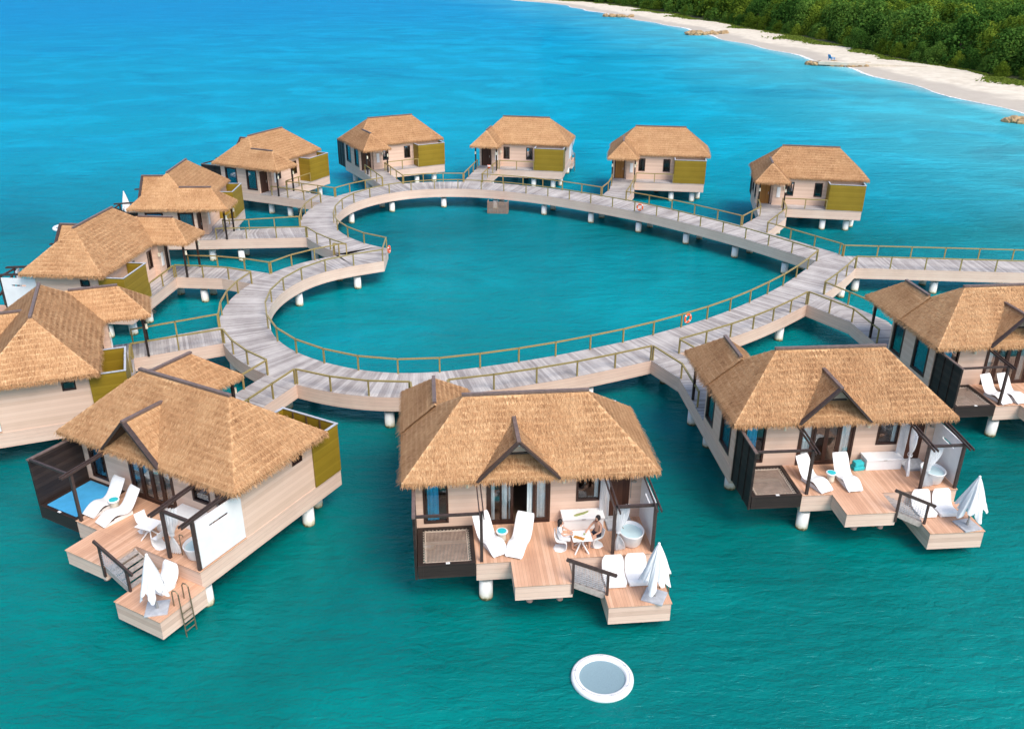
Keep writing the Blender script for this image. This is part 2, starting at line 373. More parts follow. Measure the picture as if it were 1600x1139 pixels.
    mx = t.n('MixShader'); t.l(fc, mx.inputs[0]); t.l(df.outputs[0], mx.inputs[1]); t.l(gl.outputs[0], mx.inputs[2])
    t.l(mx.outputs[0], t.out.inputs['Surface']); return t.m
b = MB(); b.face([(-2500, -400, 0), (2500, -400, 0), (2500, 3200, 0), (-2500, 3200, 0)])
tag(link('sea', b.mesh('sea', solid_normals=False), water_mat()), kind='structure')

# ------------------------------------------------------------------ beach and land
def sand_mat():
    t = NT('beach_sand'); v = t.coords('Object'); o = vec_xyz(t, v)
    n = t.noise(v, .5, 6, .6); n2 = t.noise(t.coords('Object', (.25, .08, 1)), .6, 5, .6); fine = t.noise(v, 6, 4)
    c = t.ramp(n, [(.3, (.54, .475, .375)), (.55, (.65, .585, .475)), (.8, (.73, .665, .55))])
    z = t.math('ADD', o[2], t.math('MULTIPLY', t.math('SUBTRACT', n2, .5), .5))
    wet = t.n('MapRange', interpolation_type='SMOOTHSTEP'); t.l(z, wet.inputs[0]); wet.inputs[1].default_value = .5; wet.inputs[2].default_value = .28; wet.inputs[3].default_value = 0; wet.inputs[4].default_value = .75
    c = t.mix(wet.outputs[0], c, (.40, .355, .30))
    t.bsdf(c, .9, 0, .1, t.math('ADD', n, t.math('MULTIPLY', fine, .2)), .5, .15); return t.m
def resample(poly, step):
    out = []
    for a, b in zip(poly[:-1], poly[1:]):
        L = math.dist(a, b); k = max(1, int(L/step))
        for i in range(k): out.append((a[0]+(b[0]-a[0])*i/k, a[1]+(b[1]-a[1])*i/k))
    out.append(poly[-1]); return out
b = MB(); NS = 260
sh = resample(SHORE, 4); 
def shore_pt(y): return interp_x(SHORE, y)+.9*math.sin(y*.21)+.6*math.sin(y*.077+1)
ys = np.linspace(780, -30, NS)
prof = [(-5, -.45), (0, .0), (.12, .16), (.3, .38), (.5, .62), (.8, .85), (1.0, 1.0)]
rows = []
for y in ys:
    sx = shore_pt(y); tx = interp_x(TREEL, y)+1.5*math.sin(y*.13); r = []
    for k, (q, z) in enumerate(prof):
        xx = sx+q if q < 0 else sx+(tx+.5-sx)*q
        r.append((xx, y, z+(.05*math.sin(y*.5+k*2) if k > 2 else 0)))
    r += [(tx+30, y, 1.25), (tx+120, y, 2.5), (900, y, 6)]
    rows.append(r)
nv = len(rows[0]); vs = [p for r in rows for p in r]; fs = []
for i in range(NS-1):
    for j in range(nv-1): fs.append((i*nv+j, i*nv+j+1, (i+1)*nv+j+1, (i+1)*nv+j))
fs_s = [f for f in fs if (f[0] % nv) < len(prof)-1]; fs_l = [f for f in fs if (f[0] % nv) >= len(prof)-1]
b.add(vs, fs_s); tag(link('beach', b.mesh('beach', smooth=True), sand_mat()), kind='structure')
b = MB(); b.add(vs, fs_l); tag(link('forest_ground', b.mesh('forest_ground', smooth=True), simple('forest_soil', (.045, .05, .018), .9, .4, .3)), kind='structure')
# surf line
def foam_mat():
    t = NT('surf_foam'); v = t.coords('Object'); n = t.noise(v, 1.3, 5, .7)
    d = t.n('BsdfDiffuse'); d.inputs[0].default_value = (.8, .82, .82, 1); tr = t.n('BsdfTransparent'); mx = t.n('MixShader')
    o = vec_xyz(t, t.coords('UV')); e = t.math('SUBTRACT', 1, t.math('ABSOLUTE', t.math('SUBTRACT', t.math('MULTIPLY', o[1], 2), 1)))
    k = t.math('GREATER_THAN', t.math('ADD', n, t.math('MULTIPLY', e, .4)), .79)
    t.l(k, mx.inputs[0]); t.l(tr.outputs[0], mx.inputs[1]); t.l(d.outputs[0], mx.inputs[2]); t.l(mx.outputs[0], t.out.inputs['Surface']); return t.m
b = MB()
fy = np.linspace(560, 120, 300); pr = None
for i, y in enumerate(fy):
    sx = shore_pt(y); wd = max(.12, .75+.75*math.sin(y*.06+.5)+.35*math.sin(y*.19))*1.15
    cur = ((sx-.35-wd*.9, y, .03), (sx+.35+wd*.35, y, .075))
    if pr: b.face([pr[0], pr[1], cur[1], cur[0]], [(y*.1, 0), (y*.1, 1), (y*.1, 1), (y*.1, 0)])
    pr = cur
tag(link('surf_foam', b.mesh('surf_foam', solid_normals=False), foam_mat()), kind='stuff', label='thin white line of surf foam along the sandy beach', cat='surf')

# ------------------------------------------------------------------ vegetation
def leaf_mat(name, dark, mid, light):
    t = NT(name); g = t.n('NewGeometry'); oi = t.n('ObjectInfo')
    f = t.math('ADD', t.math('MULTIPLY', g.outputs['Random Per Island'], .5), t.math('MULTIPLY', oi.outputs['Random'], .5))
    c = t.ramp(f, [(.15, dark), (.5, mid), (.85, light)])
    d = t.n('BsdfDiffuse'); t.l(c, d.inputs[0]); tr = t.n('BsdfTranslucent'); t.l(c, tr.inputs[0]); mx = t.n('MixShader'); mx.inputs[0].default_value = .38
    t.l(d.outputs[0], mx.inputs[1]); t.l(tr.outputs[0], mx.inputs[2]); t.l(mx.outputs[0], t.out.inputs['Surface']); return t.m
LEAF = [leaf_mat('dark_green_leaves', (.028, .082, .015), (.072, .165, .028), (.15, .26, .045)),
        leaf_mat('olive_green_leaves', (.060, .108, .012), (.13, .20, .022), (.22, .30, .036))]
BARK = simple('bark', (.09, .065, .045), .9, .3, 8)
GRASS = leaf_mat('beach_grass_blades', (.09, .14, .02), (.16, .22, .035), (.26, .30, .07))
def leaf_quads(centers, normals, sizes):
    n = len(centers); nrm = normals/np.linalg.norm(normals, axis=1)[:, None]
    a = np.cross(nrm, rng.normal(size=(n, 3))); a /= np.linalg.norm(a, axis=1)[:, None]; bb = np.cross(nrm, a)
    s = sizes[:, None]; asp = rng.uniform(.55, 1, (n, 1))
    q = np.stack([centers-a*s, centers-bb*s*asp*.8, centers+a*s, centers+bb*s*asp], 1)
    return q.reshape(-1, 3)
def quads_mesh(name, verts, extra=None):
    nq = len(verts)//4; me = bpy.data.meshes.new(name)
    me.vertices.add(len(verts)); me.vertices.foreach_set('co', verts.astype(np.float32).ravel())
    me.loops.add(nq*4); me.loops.foreach_set('vertex_index', np.arange(nq*4, dtype=np.int32))
    me.polygons.add(nq); me.polygons.foreach_set('loop_start', np.arange(0, nq*4, 4, dtype=np.int32))
    try: me.polygons.foreach_set('loop_total', np.full(nq, 4, dtype=np.int32))
    except Exception: pass
    me.update(calc_edges=True); me.validate(); return me
def crown(seed, n, rad, hgt, leaf):
    rg = np.random.default_rng(seed); cs = []
    K = rg.integers(9, 13)
    for k in range(K):
        a = rg.uniform(0, 2*math.pi); q = rg.uniform(.15, 1)**.6; hz = rg.uniform(.16, 1)
        wr = rad*(1-.65*max(0, hz-.45)/.55)*.72
        cs.append((math.cos(a)*wr*q, math.sin(a)*wr*q, hgt*(.06+.76*hz), rad*rg.uniform(.28, .5)))
    cs.append((0, 0, hgt*.86, rad*.32)); cs.append((0, 0, hgt*.5, rad*.55))
    for q in range(5): cs.append((rad*.62*math.cos(q*1.26), rad*.62*math.sin(q*1.26), hgt*.16, rad*.42))
    P = []; N = []
    per = n//len(cs)
    for (x, y, z, r) in cs:
        d = rg.normal(size=(per, 3)); d /= np.linalg.norm(d, axis=1)[:, None]; d[:, 2] = np.where(d[:, 2] < -.8, -d[:, 2], d[:, 2])
        rr = r*(.72+.38*rg.random((per, 1))**.6)*(1+.22*np.sin(d[:, :1]*9+seed)*np.cos(d[:, 1:2]*8))
        p = d*rr*np.array([1, 1, .85])+np.array([x, y, z]); P.append(p); N.append(d*1.1+rg.normal(size=(per, 3))*.42+np.array([0, 0, .3]))
    P = np.concatenate(P); N = np.concatenate(N); keep = P[:, 2] > .05; P, N = P[keep], N[keep]
    return P, N, leaf*rg.uniform(.6, 1.25, len(P))
TREES = []
for k in range(7):
    P, N, S = crown(100+k, 4400, 5.4, 9.4, .27)
    q = leaf_quads(P, N, S); me = quads_mesh('tree_crown', q); me.materials.append(LEAF[1 if k in (1, 4, 6) else 0])
    tb = MB(); tb.tube((0, 0, -.3), (.1, .1, 4.2), .22, .13, 7)
    for a in range(4): tb.tube((.08, .08, 1.6+.5*a), (1.5*math.cos(a*1.7), 1.5*math.sin(a*1.7), 4.2+.4*a), .1, .04, 6)
    TREES.append((me, tb.mesh('tree_trunk'), (P, N, S)))
TR_M = BARK
cand = []
gy = 150.0
def proj(p):
    d = Vector(p)-Vector((0, 0, HCAM)); zz = d.dot(FW); return (800+F_PX*d.dot(RT)/zz, 569.5-F_PX*d.dot(UP)/zz)
y = 158.0
while y < 560:
    x = interp_x(TREEL, y)+3.4
    sp = 5.9
    while x < interp_x(TREEL, y)+170:
        px = x+random.uniform(-1.5, 1.5); py = y+random.uniform(-1.7, 1.7)
        hs = random.uniform(.75, 1.3)*(.42 if x-interp_x(TREEL, y) < 5.0 else 1.0)
        a = proj((px, py, 1)); tp = proj((px, py, 9*hs))
        if a[0]-60 < 1600 and a[1] > -8 - 0*tp[1] or (tp[1] > -40 and a[0]-60 < 1600 and tp[1] < 300 and a[1] > -10):
            if a[0]-70 < 1600: cand.append((math.hypot(px, py), px, py, hs))
        x += sp
    y += 5.4
cand.sort()
names = {0: 'dense dark green tree in the coastal wood behind the beach', 1: 'olive green bushy tree in the coastal wood behind the beach'}
for i, (dd, px, py, hs) in enumerate(cand[:298]):
    k = random.randrange(7); ol = k in (1, 4, 6)
    t = thing('coastal_tree', names[int(ol)], 'tree', (px, py, .9+.004*max(0, px-90)), random.uniform(0, 6.28), 'olive green trees of the coastal wood' if ol else 'dark green trees of the coastal wood')
    s = hs*random.uniform(.92, 1.1); t.scale = (s*random.uniform(.9, 1.12), s*random.uniform(.9, 1.12), hs)
    link('crown', TREES[k][0], None, t); link('trunk', TREES[k][1], TR_M, t)
rest = cand[298:]
for oi in (0, 1):
    V = []
    for i, (dd, px, py, hs) in enumerate(rest):
        k = random.randrange(7)
        if (k in (1, 4, 6)) != bool(oi): continue
        P, N, S = TREES[k][2]; n = 700; ix = rng.choice(len(P), n, replace=False); a = random.uniform(0, 6.28); ca, sa = math.cos(a), math.sin(a)
        rot = np.array([[ca, -sa, 0], [sa, ca, 0], [0, 0, 1]])
        V.append(leaf_quads(P[ix]@rot.T*hs+np.array([px, py, 1.2]), N[ix]@rot.T, S[ix]*1.75*hs))
    if V:
        me = quads_mesh('distant_wood', np.concatenate(V)); me.materials.append(LEAF[oi])
        tag(link('distant_wood', me), ['far dark green woodland canopy beyond the nearer coastal trees', 'far olive green woodland canopy mixed beyond the nearer coastal trees'][oi], 'woodland', kind='stuff')
# grass verge between the sand and the trees
P = []; N = []
for i in range(60000):
    y = 150+410*random.random()**1.25; e = random.gauss(0, 1)
    wv = 1.5+1.6*math.sin(y*.05)+1.2*math.sin(y*.13+2)+1.0*math.sin(y*.31)
    x = interp_x(TREEL, y)+1.5*math.sin(y*.13)-max(.5, wv)*abs(e)*.8+1.0
    P.append((x, y, .95)); N.append((random.gauss(0, .6), random.gauss(0, .6), 1))
q = leaf_quads(np.array(P), np.array(N), rng.uniform(.16, .5, len(P)))
me = quads_mesh('beach_grass', q); me.materials.append(GRASS)
tag(link('beach_grass', me), 'strip of light green grass along the edge of the wood', 'grass', kind='stuff')

# ------------------------------------------------------------------ rock groynes and the blue chair
ROCK = simple('groyne_rock', (.36, .25, .13), .9, .45, 1.2, bump=.5); 
def rock(bm, c, r, rg):
    n = 7; m = 5; vs = []
    k = rg.uniform(.75, 1.2, (m+1, n)); sx, sy, sz = rg.uniform(.8, 1.3), rg.uniform(.8, 1.2), rg.uniform(.55, .8)
    for i in range(m+1):
        ph = math.pi*i/m
        for j in range(n):
            th = 2*math.pi*j/n; rr = r*(k[i, j] if 0 < i < m else 1)
            vs.append((c[0]+rr*sx*math.sin(ph)*math.cos(th), c[1]+rr*sy*math.sin(ph)*math.sin(th), c[2]+rr*sz*math.cos(ph)))
    bm.add(vs, [(i*n+j, (i+1)*n+j, (i+1)*n+(j+1) % n, i*n+(j+1) % n) for i in range(m) for j in range(n)])
gro = [((38.3, 399.4), (50, 396.5), 'farthest low rock groyne reaching into the sea from the beach', 1.3, 30),
       ((57.4, 309.7), (71, 313.5), 'dark rock groyne with a pale sand tail, second one down the beach', 1.3, 34),
       ((70.5, 224.7), (86, 219.5), 'long brown rock groyne carrying a blue beach chair', .95, 60),
       ((78.6, 144.5), (92, 143.5), 'dark rock groyne at the right edge near the closest stretch of sand', .9, 46)]
for a, c, lab, rr, n in gro:
    g = MB(); rg = np.random.default_rng(int(a[1]))
    for i in range(n):
        f = rg.random(); x = a[0]+(c[0]-a[0])*f; y_ = a[1]+(c[1]-a[1])*f
        rock(g, (x+rg.normal()*.4, y_+rg.normal()*1.0, rg.uniform(.0, .55)), rr*rg.uniform(.55, 1.05), rg)
    tag(link('rock_groyne', g.mesh('rock_groyne'), ROCK), lab, 'rock groyne', 'rock groynes along the beach')
b = MB(); b.prism([(72, 224.2), (86, 219.3), (98, 213.5), (98.5, 211.5), (86, 217), (73, 222.3)], .2, 1.02)
tag(link('sand_path', b.mesh('sand_path', bevel=.1), sand_mat()), kind='structure')
ch = thing('beach_chair', 'blue wooden beach chair standing on the rock groyne', 'chair', (76.6, 224.4, 1.05), R(115))
b = MB(); b.box(-.45, .45, -.5, .4, .38, .46); link('seat', b.mesh('seat', bevel=.02), M['bluechair'], ch)
b = MB(); b.add([(-.5, .38, .4), (.5, .38, .4), (.42, .85, 1.35), (-.42, .85, 1.35), (-.5, .46, .4), (.5, .46, .4), (.42, .93, 1.35), (-.42, .93, 1.35)], [(0, 1, 2, 3), (7, 6, 5, 4), (0, 4, 5, 1), (1, 5, 6, 2), (2, 6, 7, 3), (3, 7, 4, 0)]); link('backrest', b.mesh('backrest'), M['bluechair'], ch)
for sx in (-1, 1):
    b = MB(); b.box(sx*.55-.09, sx*.55+.09, -.6, .5, .62, .68); link('armrest', b.mesh('armrest'), M['bluechair'], ch)
    b = MB(); b.box(sx*.5-.05, sx*.5+.05, -.55, -.45, 0, .62); link('leg', b.mesh('leg'), M['bluechair'], ch)
    b = MB(); b.box(sx*.5-.05, sx*.5+.05, .4, .5, 0, .62); link('leg', b.mesh('leg'), M['bluechair'], ch)

# ------------------------------------------------------------------ heart-shaped boardwalk
INNER_LO = [(600,408),(520,420.6),(485,431),(450,449),(426,469),(418,486),(417,505),(425,525),(440,539),(460,550),(479,559),(530,572.5),(562.5,580),(595,583),(625,584),(665,584),(700,580),(736,576),(800,567),(861,557.5),(921,545),(977.5,534),(1030,520),(1075,507.5),(1119,493.5),(1156,479),(1190.5,462.6),(1220,448),(1242.5,433),(1262,419),(1274,408)]
INNER_UP = [(1274,408),(1239,397),(1198.6,384),(1158,371.6),(1118.5,360),(1078,351),(1039,340.5),(1000,331.5),(961,325),(922.5,318),(883.5,311),(844.5,305),(807,301),(768,297),(728,294.5),(695,294.3),(647,296),(610,300.8),(575,308.7),(548,317),(528,330),(519,349.5),(522,358.5),(533,367.5),(556,377),(589,385.5),(606,388)]
def g2(uv, z=D): p = ground(*uv, z); return np.array([p.x, p.y])
def arc(p): return np.concatenate([[0], np.cumsum(np.linalg.norm(np.diff(p, axis=0), axis=1))])
def smooth_curve(px, sig, step=.5):
    p = np.array([g2(q) for q in px]); s = arc(p); n = int(s[-1]/step); t = np.linspace(0, s[-1], n)
    q = np.stack([np.interp(t, s, p[:, i]) for i in (0, 1)], 1); o = q.copy()
    for i in range(n):
        h = min(sig*2.5, t[i], t[-1]-t[i]); wt = np.exp(-.5*((t-t[i])/sig)**2)*(np.abs(t-t[i]) <= h+1e-6); o[i] = (q*wt[:, None]).sum(0)/wt.sum()
    return o
WID = 3.12
lo = smooth_curve(INNER_LO, 1.5); up = smooth_curve(INNER_UP, 2.4)
tip = (lo[0]+up[-1])/2; point = lo[-1]; axd = (point-tip)/np.linalg.norm(point-tip); axn = np.array([-axd[1], axd[0]])
def offset(c, d):
    t = np.gradient(c, axis=0); t /= np.linalg.norm(t, axis=1)[:, None]; return c+np.stack([t[:, 1], -t[:, 0]], 1)*d
NOTCH = g2((522, 398))
def clip_side(o, side):
    s = (o-tip)@axn*side; out = o.copy(); a = (o-tip)@axd
    bad = (s < ((NOTCH-tip)@axn)*side) & (a < 5); out[bad] = NOTCH; return out
o_lo = offset(lo, -WID); 
if np.mean((o_lo-tip)@axn) > np.mean((lo-tip)@axn): o_lo = offset(lo, WID)
o_up = offset(up, WID)
if np.mean((o_up-tip)@axn) < np.mean((up-tip)@axn): o_up = offset(up, -WID)
o_lo = clip_side(o_lo, -1); o_up = clip_side(o_up, 1)
PIER_N0, PIER_F0 = g2((1337, 419)), g2((1317, 400))
PIER_N1, PIER_F1 = g2((1600, 426.5)), g2((1600, 406))
pd = (PIER_N1-PIER_N0)/np.linalg.norm(PIER_N1-PIER_N0)
PIER_N1 = PIER_N0+pd*42; PIER_F1 = PIER_F0+pd*42
def ring_strip(b, A, B, z, u0=0, uv=True):
    u = u0
    for i in range(len(A)-1):
        m0 = (A[i]+B[i])/2; m1 = (A[i+1]+B[i+1])/2; du = np.linalg.norm(m1-m0) if i else .5
        if np.linalg.norm(B[i]-B[i+1]) < 1e-6: du = np.linalg.norm(A[i+1]-A[i])*.6
        pts = [(*A[i], z), (*A[i+1], z), (*B[i+1], z), (*B[i], z)]
        if np.linalg.norm(B[i]-B[i+1]) < 1e-6: b.face(pts[:3], [(u, 0), (u+du, 0), (u+du, WID)])
        else: b.face(pts, [(u, 0), (u+du, 0), (u+du, WID), (u, WID)])
        u += du
    return u
def ribbon(b, pts, z0, z1, th, inward):
    """vertical board band following a polyline, with a thickness towards 'inward' points"""
    o = np.array(pts); t = np.gradient(o, axis=0); L = np.linalg.norm(t, axis=1); L[L < 1e-6] = 1; t /= L[:, None]; n = np.stack([-t[:, 1], t[:, 0]], 1)
    if inward is not None and np.sum((np.array(inward)-o)*n) < 0: n = -n
    q = o+n*th; s = 0
    for i in range(len(o)-1):
        if np.linalg.norm(o[i+1]-o[i]) < 1e-6: continue
        for a, c in ((o, 0), (q, 1)): b.face([(*a[i], z0), (*a[i+1], z0), (*a[i+1], z1), (*a[i], z1)])
        b.face([(*o[i], z1), (*o[i+1], z1), (*q[i+1], z1), (*q[i], z1)]); b.face([(*o[i], z0), (*o[i+1], z0), (*q[i+1], z0), (*q[i], z0)])
FASC = .86
post_b = MB(); post_b.box(-.042, .042, -.042, .042, 0, .9); POST = post_b.mesh('rail_post', bevel=.006); POST.materials.append(M['brass'])
post_b = MB(); post_b.box(-.04, .04, -.04, .04, 0, 1.02); POST2 = post_b.mesh('rail_post', bevel=.006); POST2.materials.append(M['brass'])
def rail_run(parent, pts, spacing=2.35, h=.92, z=D, closed=False, ends=True, post=None):
    """one run of handrail with its posts; pts are (x, y) along the deck edge"""
    p = [np.array(q, float) for q in pts]; s = arc(np.array(p)); L = s[-1]
    if L < .5: return
    corners = [0, L]
    for i in range(1, len(p)-1):
        a = p[i]-p[i-1]; c = p[i+1]-p[i]; la, lc = np.linalg.norm(a), np.linalg.norm(c)
        if la > .01 and lc > .01 and (a@c)/(la*lc) < .93: corners.append(s[i])
    corners = sorted(set(corners)); marks = []
    for a, c in zip(corners[:-1], corners[1:]):
        n = max(1, round((c-a)/spacing)); marks += [a+(c-a)*k/n for k in range(n)]
    marks.append(L); P = np.array(p); q = [np.array([np.interp(m, s, P[:, 0]), np.interp(m, s, P[:, 1])]) for m in marks]
    b = MB(); w2 = .045
    for i in range(len(q)-1):
        d = q[i+1]-q[i]; l = np.linalg.norm(d); d = d/l; e = .03
        b.bar((*(q[i]-d*e), z+h), (*(q[i+1]+d*e), z+h), .10, .075)
    o = link('railing', b.mesh('railing'), M['brass'], parent)
    for i, c in enumerate(q):
        if not ends and i in (0, len(q)-1): continue
        pm = link('rail_post', post or POST, None, o, (c[0], c[1], z-.02)); 
        d = (q[min(i+1, len(q)-1)]-q[max(i-1, 0)]); pm.rotation_euler = (0, 0, math.atan2(d[1], d[0]))
    return o
pile_b = MB(); pile_b.lathe([(.0, -3), (.28, -3), (.28, .95), (0, .95)], n=20); PILE = pile_b.mesh('pile', smooth=False); PILE.materials.append(M['pile'])
PILE.polygons.foreach_set('use_smooth', [len(p.vertices) == 4 and abs(p.normal.z) < .5 for p in PILE.polygons])
def pile(parent, x, y, s=1):
    o = link('pile', PILE, None, parent, (x, y, 0)); o.scale = (s, s, 1); return o

heart = thing('boardwalk', 'heart shaped grey boardwalk ringing the green lagoon between the villas', 'boardwalk')
b = MB(); u = ring_strip(b, lo, o_lo, D); ring_strip(b, up, o_up, D, u+3)
b.face([(*up[-1], D), (*lo[0], D), (*NOTCH, D)], [(0, 0), (1.5, 0), (1, 4)])
b.face([(*point, D), (*o_lo[-1], D), (*PIER_N0, D), (*PIER_F0, D), (*o_up[0], D)], [(0, 0), (0, 3), (1, 4), (3, 4), (4, 3)])
me = b.mesh('deck', solid_normals=False)
for p in me.polygons: pass
dk = link('deck', me, M['walk'], heart)
b = MB()
ribbon(b, lo, D-FASC, D-.012, .12, o_lo); ribbon(b, up, D-FASC, D-.012, .12, o_up)
ribbon(b, np.array([lo[0], up[-1]]), D-FASC, D-.012, .12, np.array([NOTCH, NOTCH]))
lim = [q for q in o_lo if np.linalg.norm(q-NOTCH) > 1e-6]; limu = [q for q in o_up if np.linalg.norm(q-NOTCH) > 1e-6]
OUT_LO = np.array([NOTCH]+lim+[PIER_N0]); OUT_UP = np.array([PIER_F0]+limu+[NOTCH])
ribbon(b, OUT_LO, D-FASC, D-.012, .12, None if False else OUT_LO+(tip+axd*15-OUT_LO)*.2); ribbon(b, OUT_UP, D-FASC, D-.012, .12, OUT_UP+(tip+axd*15-OUT_UP)*.2)
link('fascia', b.mesh('fascia', solid_normals=False), M['fascia'], heart)
# dark structure under the boards
b = MB(); ring_strip(b, lo, o_lo, D-.35); ring_strip(b, up, o_up, D-.35); b.face([(*up[-1], D-.35), (*lo[0], D-.35), (*NOTCH, D-.35)])
link('underframe', b.mesh('underframe', solid_normals=False), M['greytread'], heart)
inset = .10
ci = np.concatenate([offset(lo, 0)+ (o_lo-lo)/np.linalg.norm(o_lo-lo, axis=1)[:, None]*inset, (up+(o_up-up)/np.linalg.norm(o_up-up, axis=1)[:, None]*inset)])
rail_run(heart, np.concatenate([ci, ci[:1]]), 2.4, closed=True)
for A, B, start in ((lo, o_lo, 2.0), (up, o_up, 3.2)):
    s = arc(A); k = start
    while k < s[-1]-1:
        a = np.array([np.interp(k, s, A[:, i]) for i in (0, 1)]); c = np.array([np.interp(k, s, B[:, i]) for i in (0, 1)]); d = (c-a)/np.linalg.norm(c-a)
        for q in (a+d*.5, c-d*.5): pile(heart, q[0], q[1])
        k += 5.3
b = MB()
for z in np.arange(-.05, D-FASC, .13): b.box(0, 2.0, 0, .05, z, z+.085); b.box(2.0, 2.05, 0, .9, z, z+.085); b.box(-.05, 0, 0, .9, z, z+.085)
for x in (.02, .98, 1.9): b.box(x, x+.08, .051, .12, -.1, D-FASC)
cr = link('slatted_skirt', b.mesh('slatted_skirt'), simple('brown_slats', (.30, .20, .15), .7, .2, 6), heart, (-2.55, 88.45, 0), R(-5))

def near_param(poly, pt):
    s = arc(poly); best = (1e9, 0)
    for i in range(len(poly)-1):
        d = poly[i+1]-poly[i]; L2 = d@d
        if L2 < 1e-9: continue
        t = np.clip((pt-poly[i])@d/L2, 0, 1); e = np.linalg.norm(pt-poly[i]-t*d)
        if e < best[0]: best = (e, s[i]+t*math.sqrt(L2))
    return best[1]
def sub_poly(poly, a, c):
    s = arc(poly); t = [a]+[x for x in s if a < x < c]+[c]
    return np.array([[np.interp(x, s, poly[:, i]) for i in (0, 1)] for x in t])
POSE = {'C1': (0.515, 34.243, 0.101), 'R1': (15.098, 39.186, 0.082), 'R2': (28.044, 48.037, 0.103), 'L1': (-13.899, 34.999, -0.492), 'L2': (-24.892, 44.526, -1.194), 'L3': (-28.721, 60.462, -1.647),
        'L4': (-28.608, 77.092, -1.537), 'L5': (-25.114, 93.15, -2.006), 'T1': (-13.725, 102.708, -2.629), 'T2': (1.381, 102.7, 2.966), 'T3': (15.887, 96.866, 3.007), 'T4': (28.907, 86.36, 2.972)}
MIR = {k: k in ('L4', 'L5', 'T1', 'T2', 'T3', 'T4') for k in POSE}
def w2(k, x, y):
    X, Y, T = POSE[k]; x = -x if MIR[k] else x; c, s = math.cos(T), math.sin(T); return np.array([X+c*x-s*y, Y+s*x+c*y])
def yaw(k, a):
    """a yaw given in villa-local terms (mirrored where the villa is mirrored)"""
    return POSE[k][2]+(-a if MIR[k] else a)
# where each footbridge meets the boardwalk: side at local x=-5, side at local x=-2.5 (pixels measured), kinked or not
BR = {'C1': ((640, 622), (703, 619.5), 1), 'R1': ((1019, 564), (1061, 551), 1), 'R2': ((1262, 476.4), (1289.6, 460), 1), 'L1': ((415, 586), (461, 602), 0), 'L2': ((342, 511), (350.6, 536), 0), 'L3': ((420, 427), (389, 443), 1),
      'L4': ((474.3, 372), (465.5, 354), 0), 'L5': ((500, 317), (520, 307), 0), 'T1': ((592, 289), (629, 286), 0), 'T2': ((726, 280), (757, 282.5), 0), 'T3': ((941, 306), (981, 312.5), 1), 'T4': ((1162, 351.5), (1200, 363.5), 1)}
BL = {'C1': 'grey plank footbridge leading from the boardwalk to the front centre villa', 'R1': 'grey plank footbridge bending towards the villa right of the front centre one', 'R2': 'grey plank footbridge right beside the straight pier, leading to the villa at right edge',
      'L1': 'grey plank footbridge dropping to the villa with the blue net, lower left', 'L2': 'grey plank footbridge to the villa cut by the left edge', 'L3': 'grey plank footbridge to the second villa up the left side, below the heart notch', 'L4': 'grey plank footbridge above the heart notch leading to the third villa up the left side',
      'L5': 'grey plank footbridge to the upper left villa with the olive box at its far end', 'T1': 'pale plank footbridge to the leftmost villa of the back row', 'T2': 'pale plank footbridge with an orange fire bucket on its railing, middle of the back row', 'T3': 'pale plank footbridge to the back villa with the amber door beside the orange life ring', 'T4': 'pale plank footbridge to the rightmost villa of the back row'}
gaps_lo = []; gaps_up = []
for k, (pa, pc, kink) in BR.items():
    poly = OUT_LO if k in ('C1', 'R1', 'R2', 'L1', 'L2', 'L3') else OUT_UP
    sa, sc_ = near_param(poly, g2(pa)), near_param(poly, g2(pc))
    s = arc(poly); A = np.array([np.interp(sa, s, poly[:, i]) for i in (0, 1)]); C = np.array([np.interp(sc_, s, poly[:, i]) for i in (0, 1)])
    (gaps_lo if poly is OUT_LO else gaps_up).append(tuple(sorted((sa, sc_))))
    cen = tip+axd*12; 
    left = [w2(k, -4.95, 3.4)]; right = [w2(k, -2.45, 3.4)]
    if kink: left.append(w2(k, -4.95, 6.9)); right.append(w2(k, -2.45, 6.9))
    left.append(A); right.append(C)
    t = thing('footbridge', BL[k], 'footbridge', group='plank footbridges from the boardwalk to the villas')
    b = MB(); u = 0
    mid = (A+C)/2; ins = A*0
    L2_ = left+[A+(lo[len(lo)//2]*0+ (cen-A)/np.linalg.norm(cen-A)*.3)]; R2_ = right+[C+(cen-C)/np.linalg.norm(cen-C)*.3]
    for i in range(len(L2_)-1):
        m = np.linalg.norm((L2_[i+1]+R2_[i+1]-L2_[i]-R2_[i])/2)
        b.face([(*L2_[i], D-.005), (*L2_[i+1], D-.005), (*R2_[i+1], D-.005), (*R2_[i], D-.005)], [(u, 0), (u+m, 0), (u+m, 2.5), (u, 2.5)]); u += m
    link('deck', b.mesh('deck', solid_normals=False), M['walk'], t)
    for sa_, sb_ in ((left, right), (right, left)):
        b = MB(); ribbon(b, np.array(sa_), D-FASC, D-.015, .1, np.array(sb_)); link('fascia', b.mesh('fascia', solid_normals=False), M['fascia'], t)
    b = MB()
    for i in range(len(left)-1): b.face([(*left[i], D-.4), (*left[i+1], D-.4), (*right[i+1], D-.4), (*right[i], D-.4)])
    link('underframe', b.mesh('underframe', solid_normals=False), M['greytread'], t)
    def inner_side(a, c): return [p+(q-p)/np.linalg.norm(q-p)*.09 for p, q in zip(a, c)]
    rail_run(t, inner_side(left, right)); rail_run(t, inner_side(right, left))
    for f in (.25,) if not kink else (.3, ):
        y = 5.2; 
        for x in (-4.5, -2.9): q = w2(k, x, y); pile(t, q[0], q[1], .95)
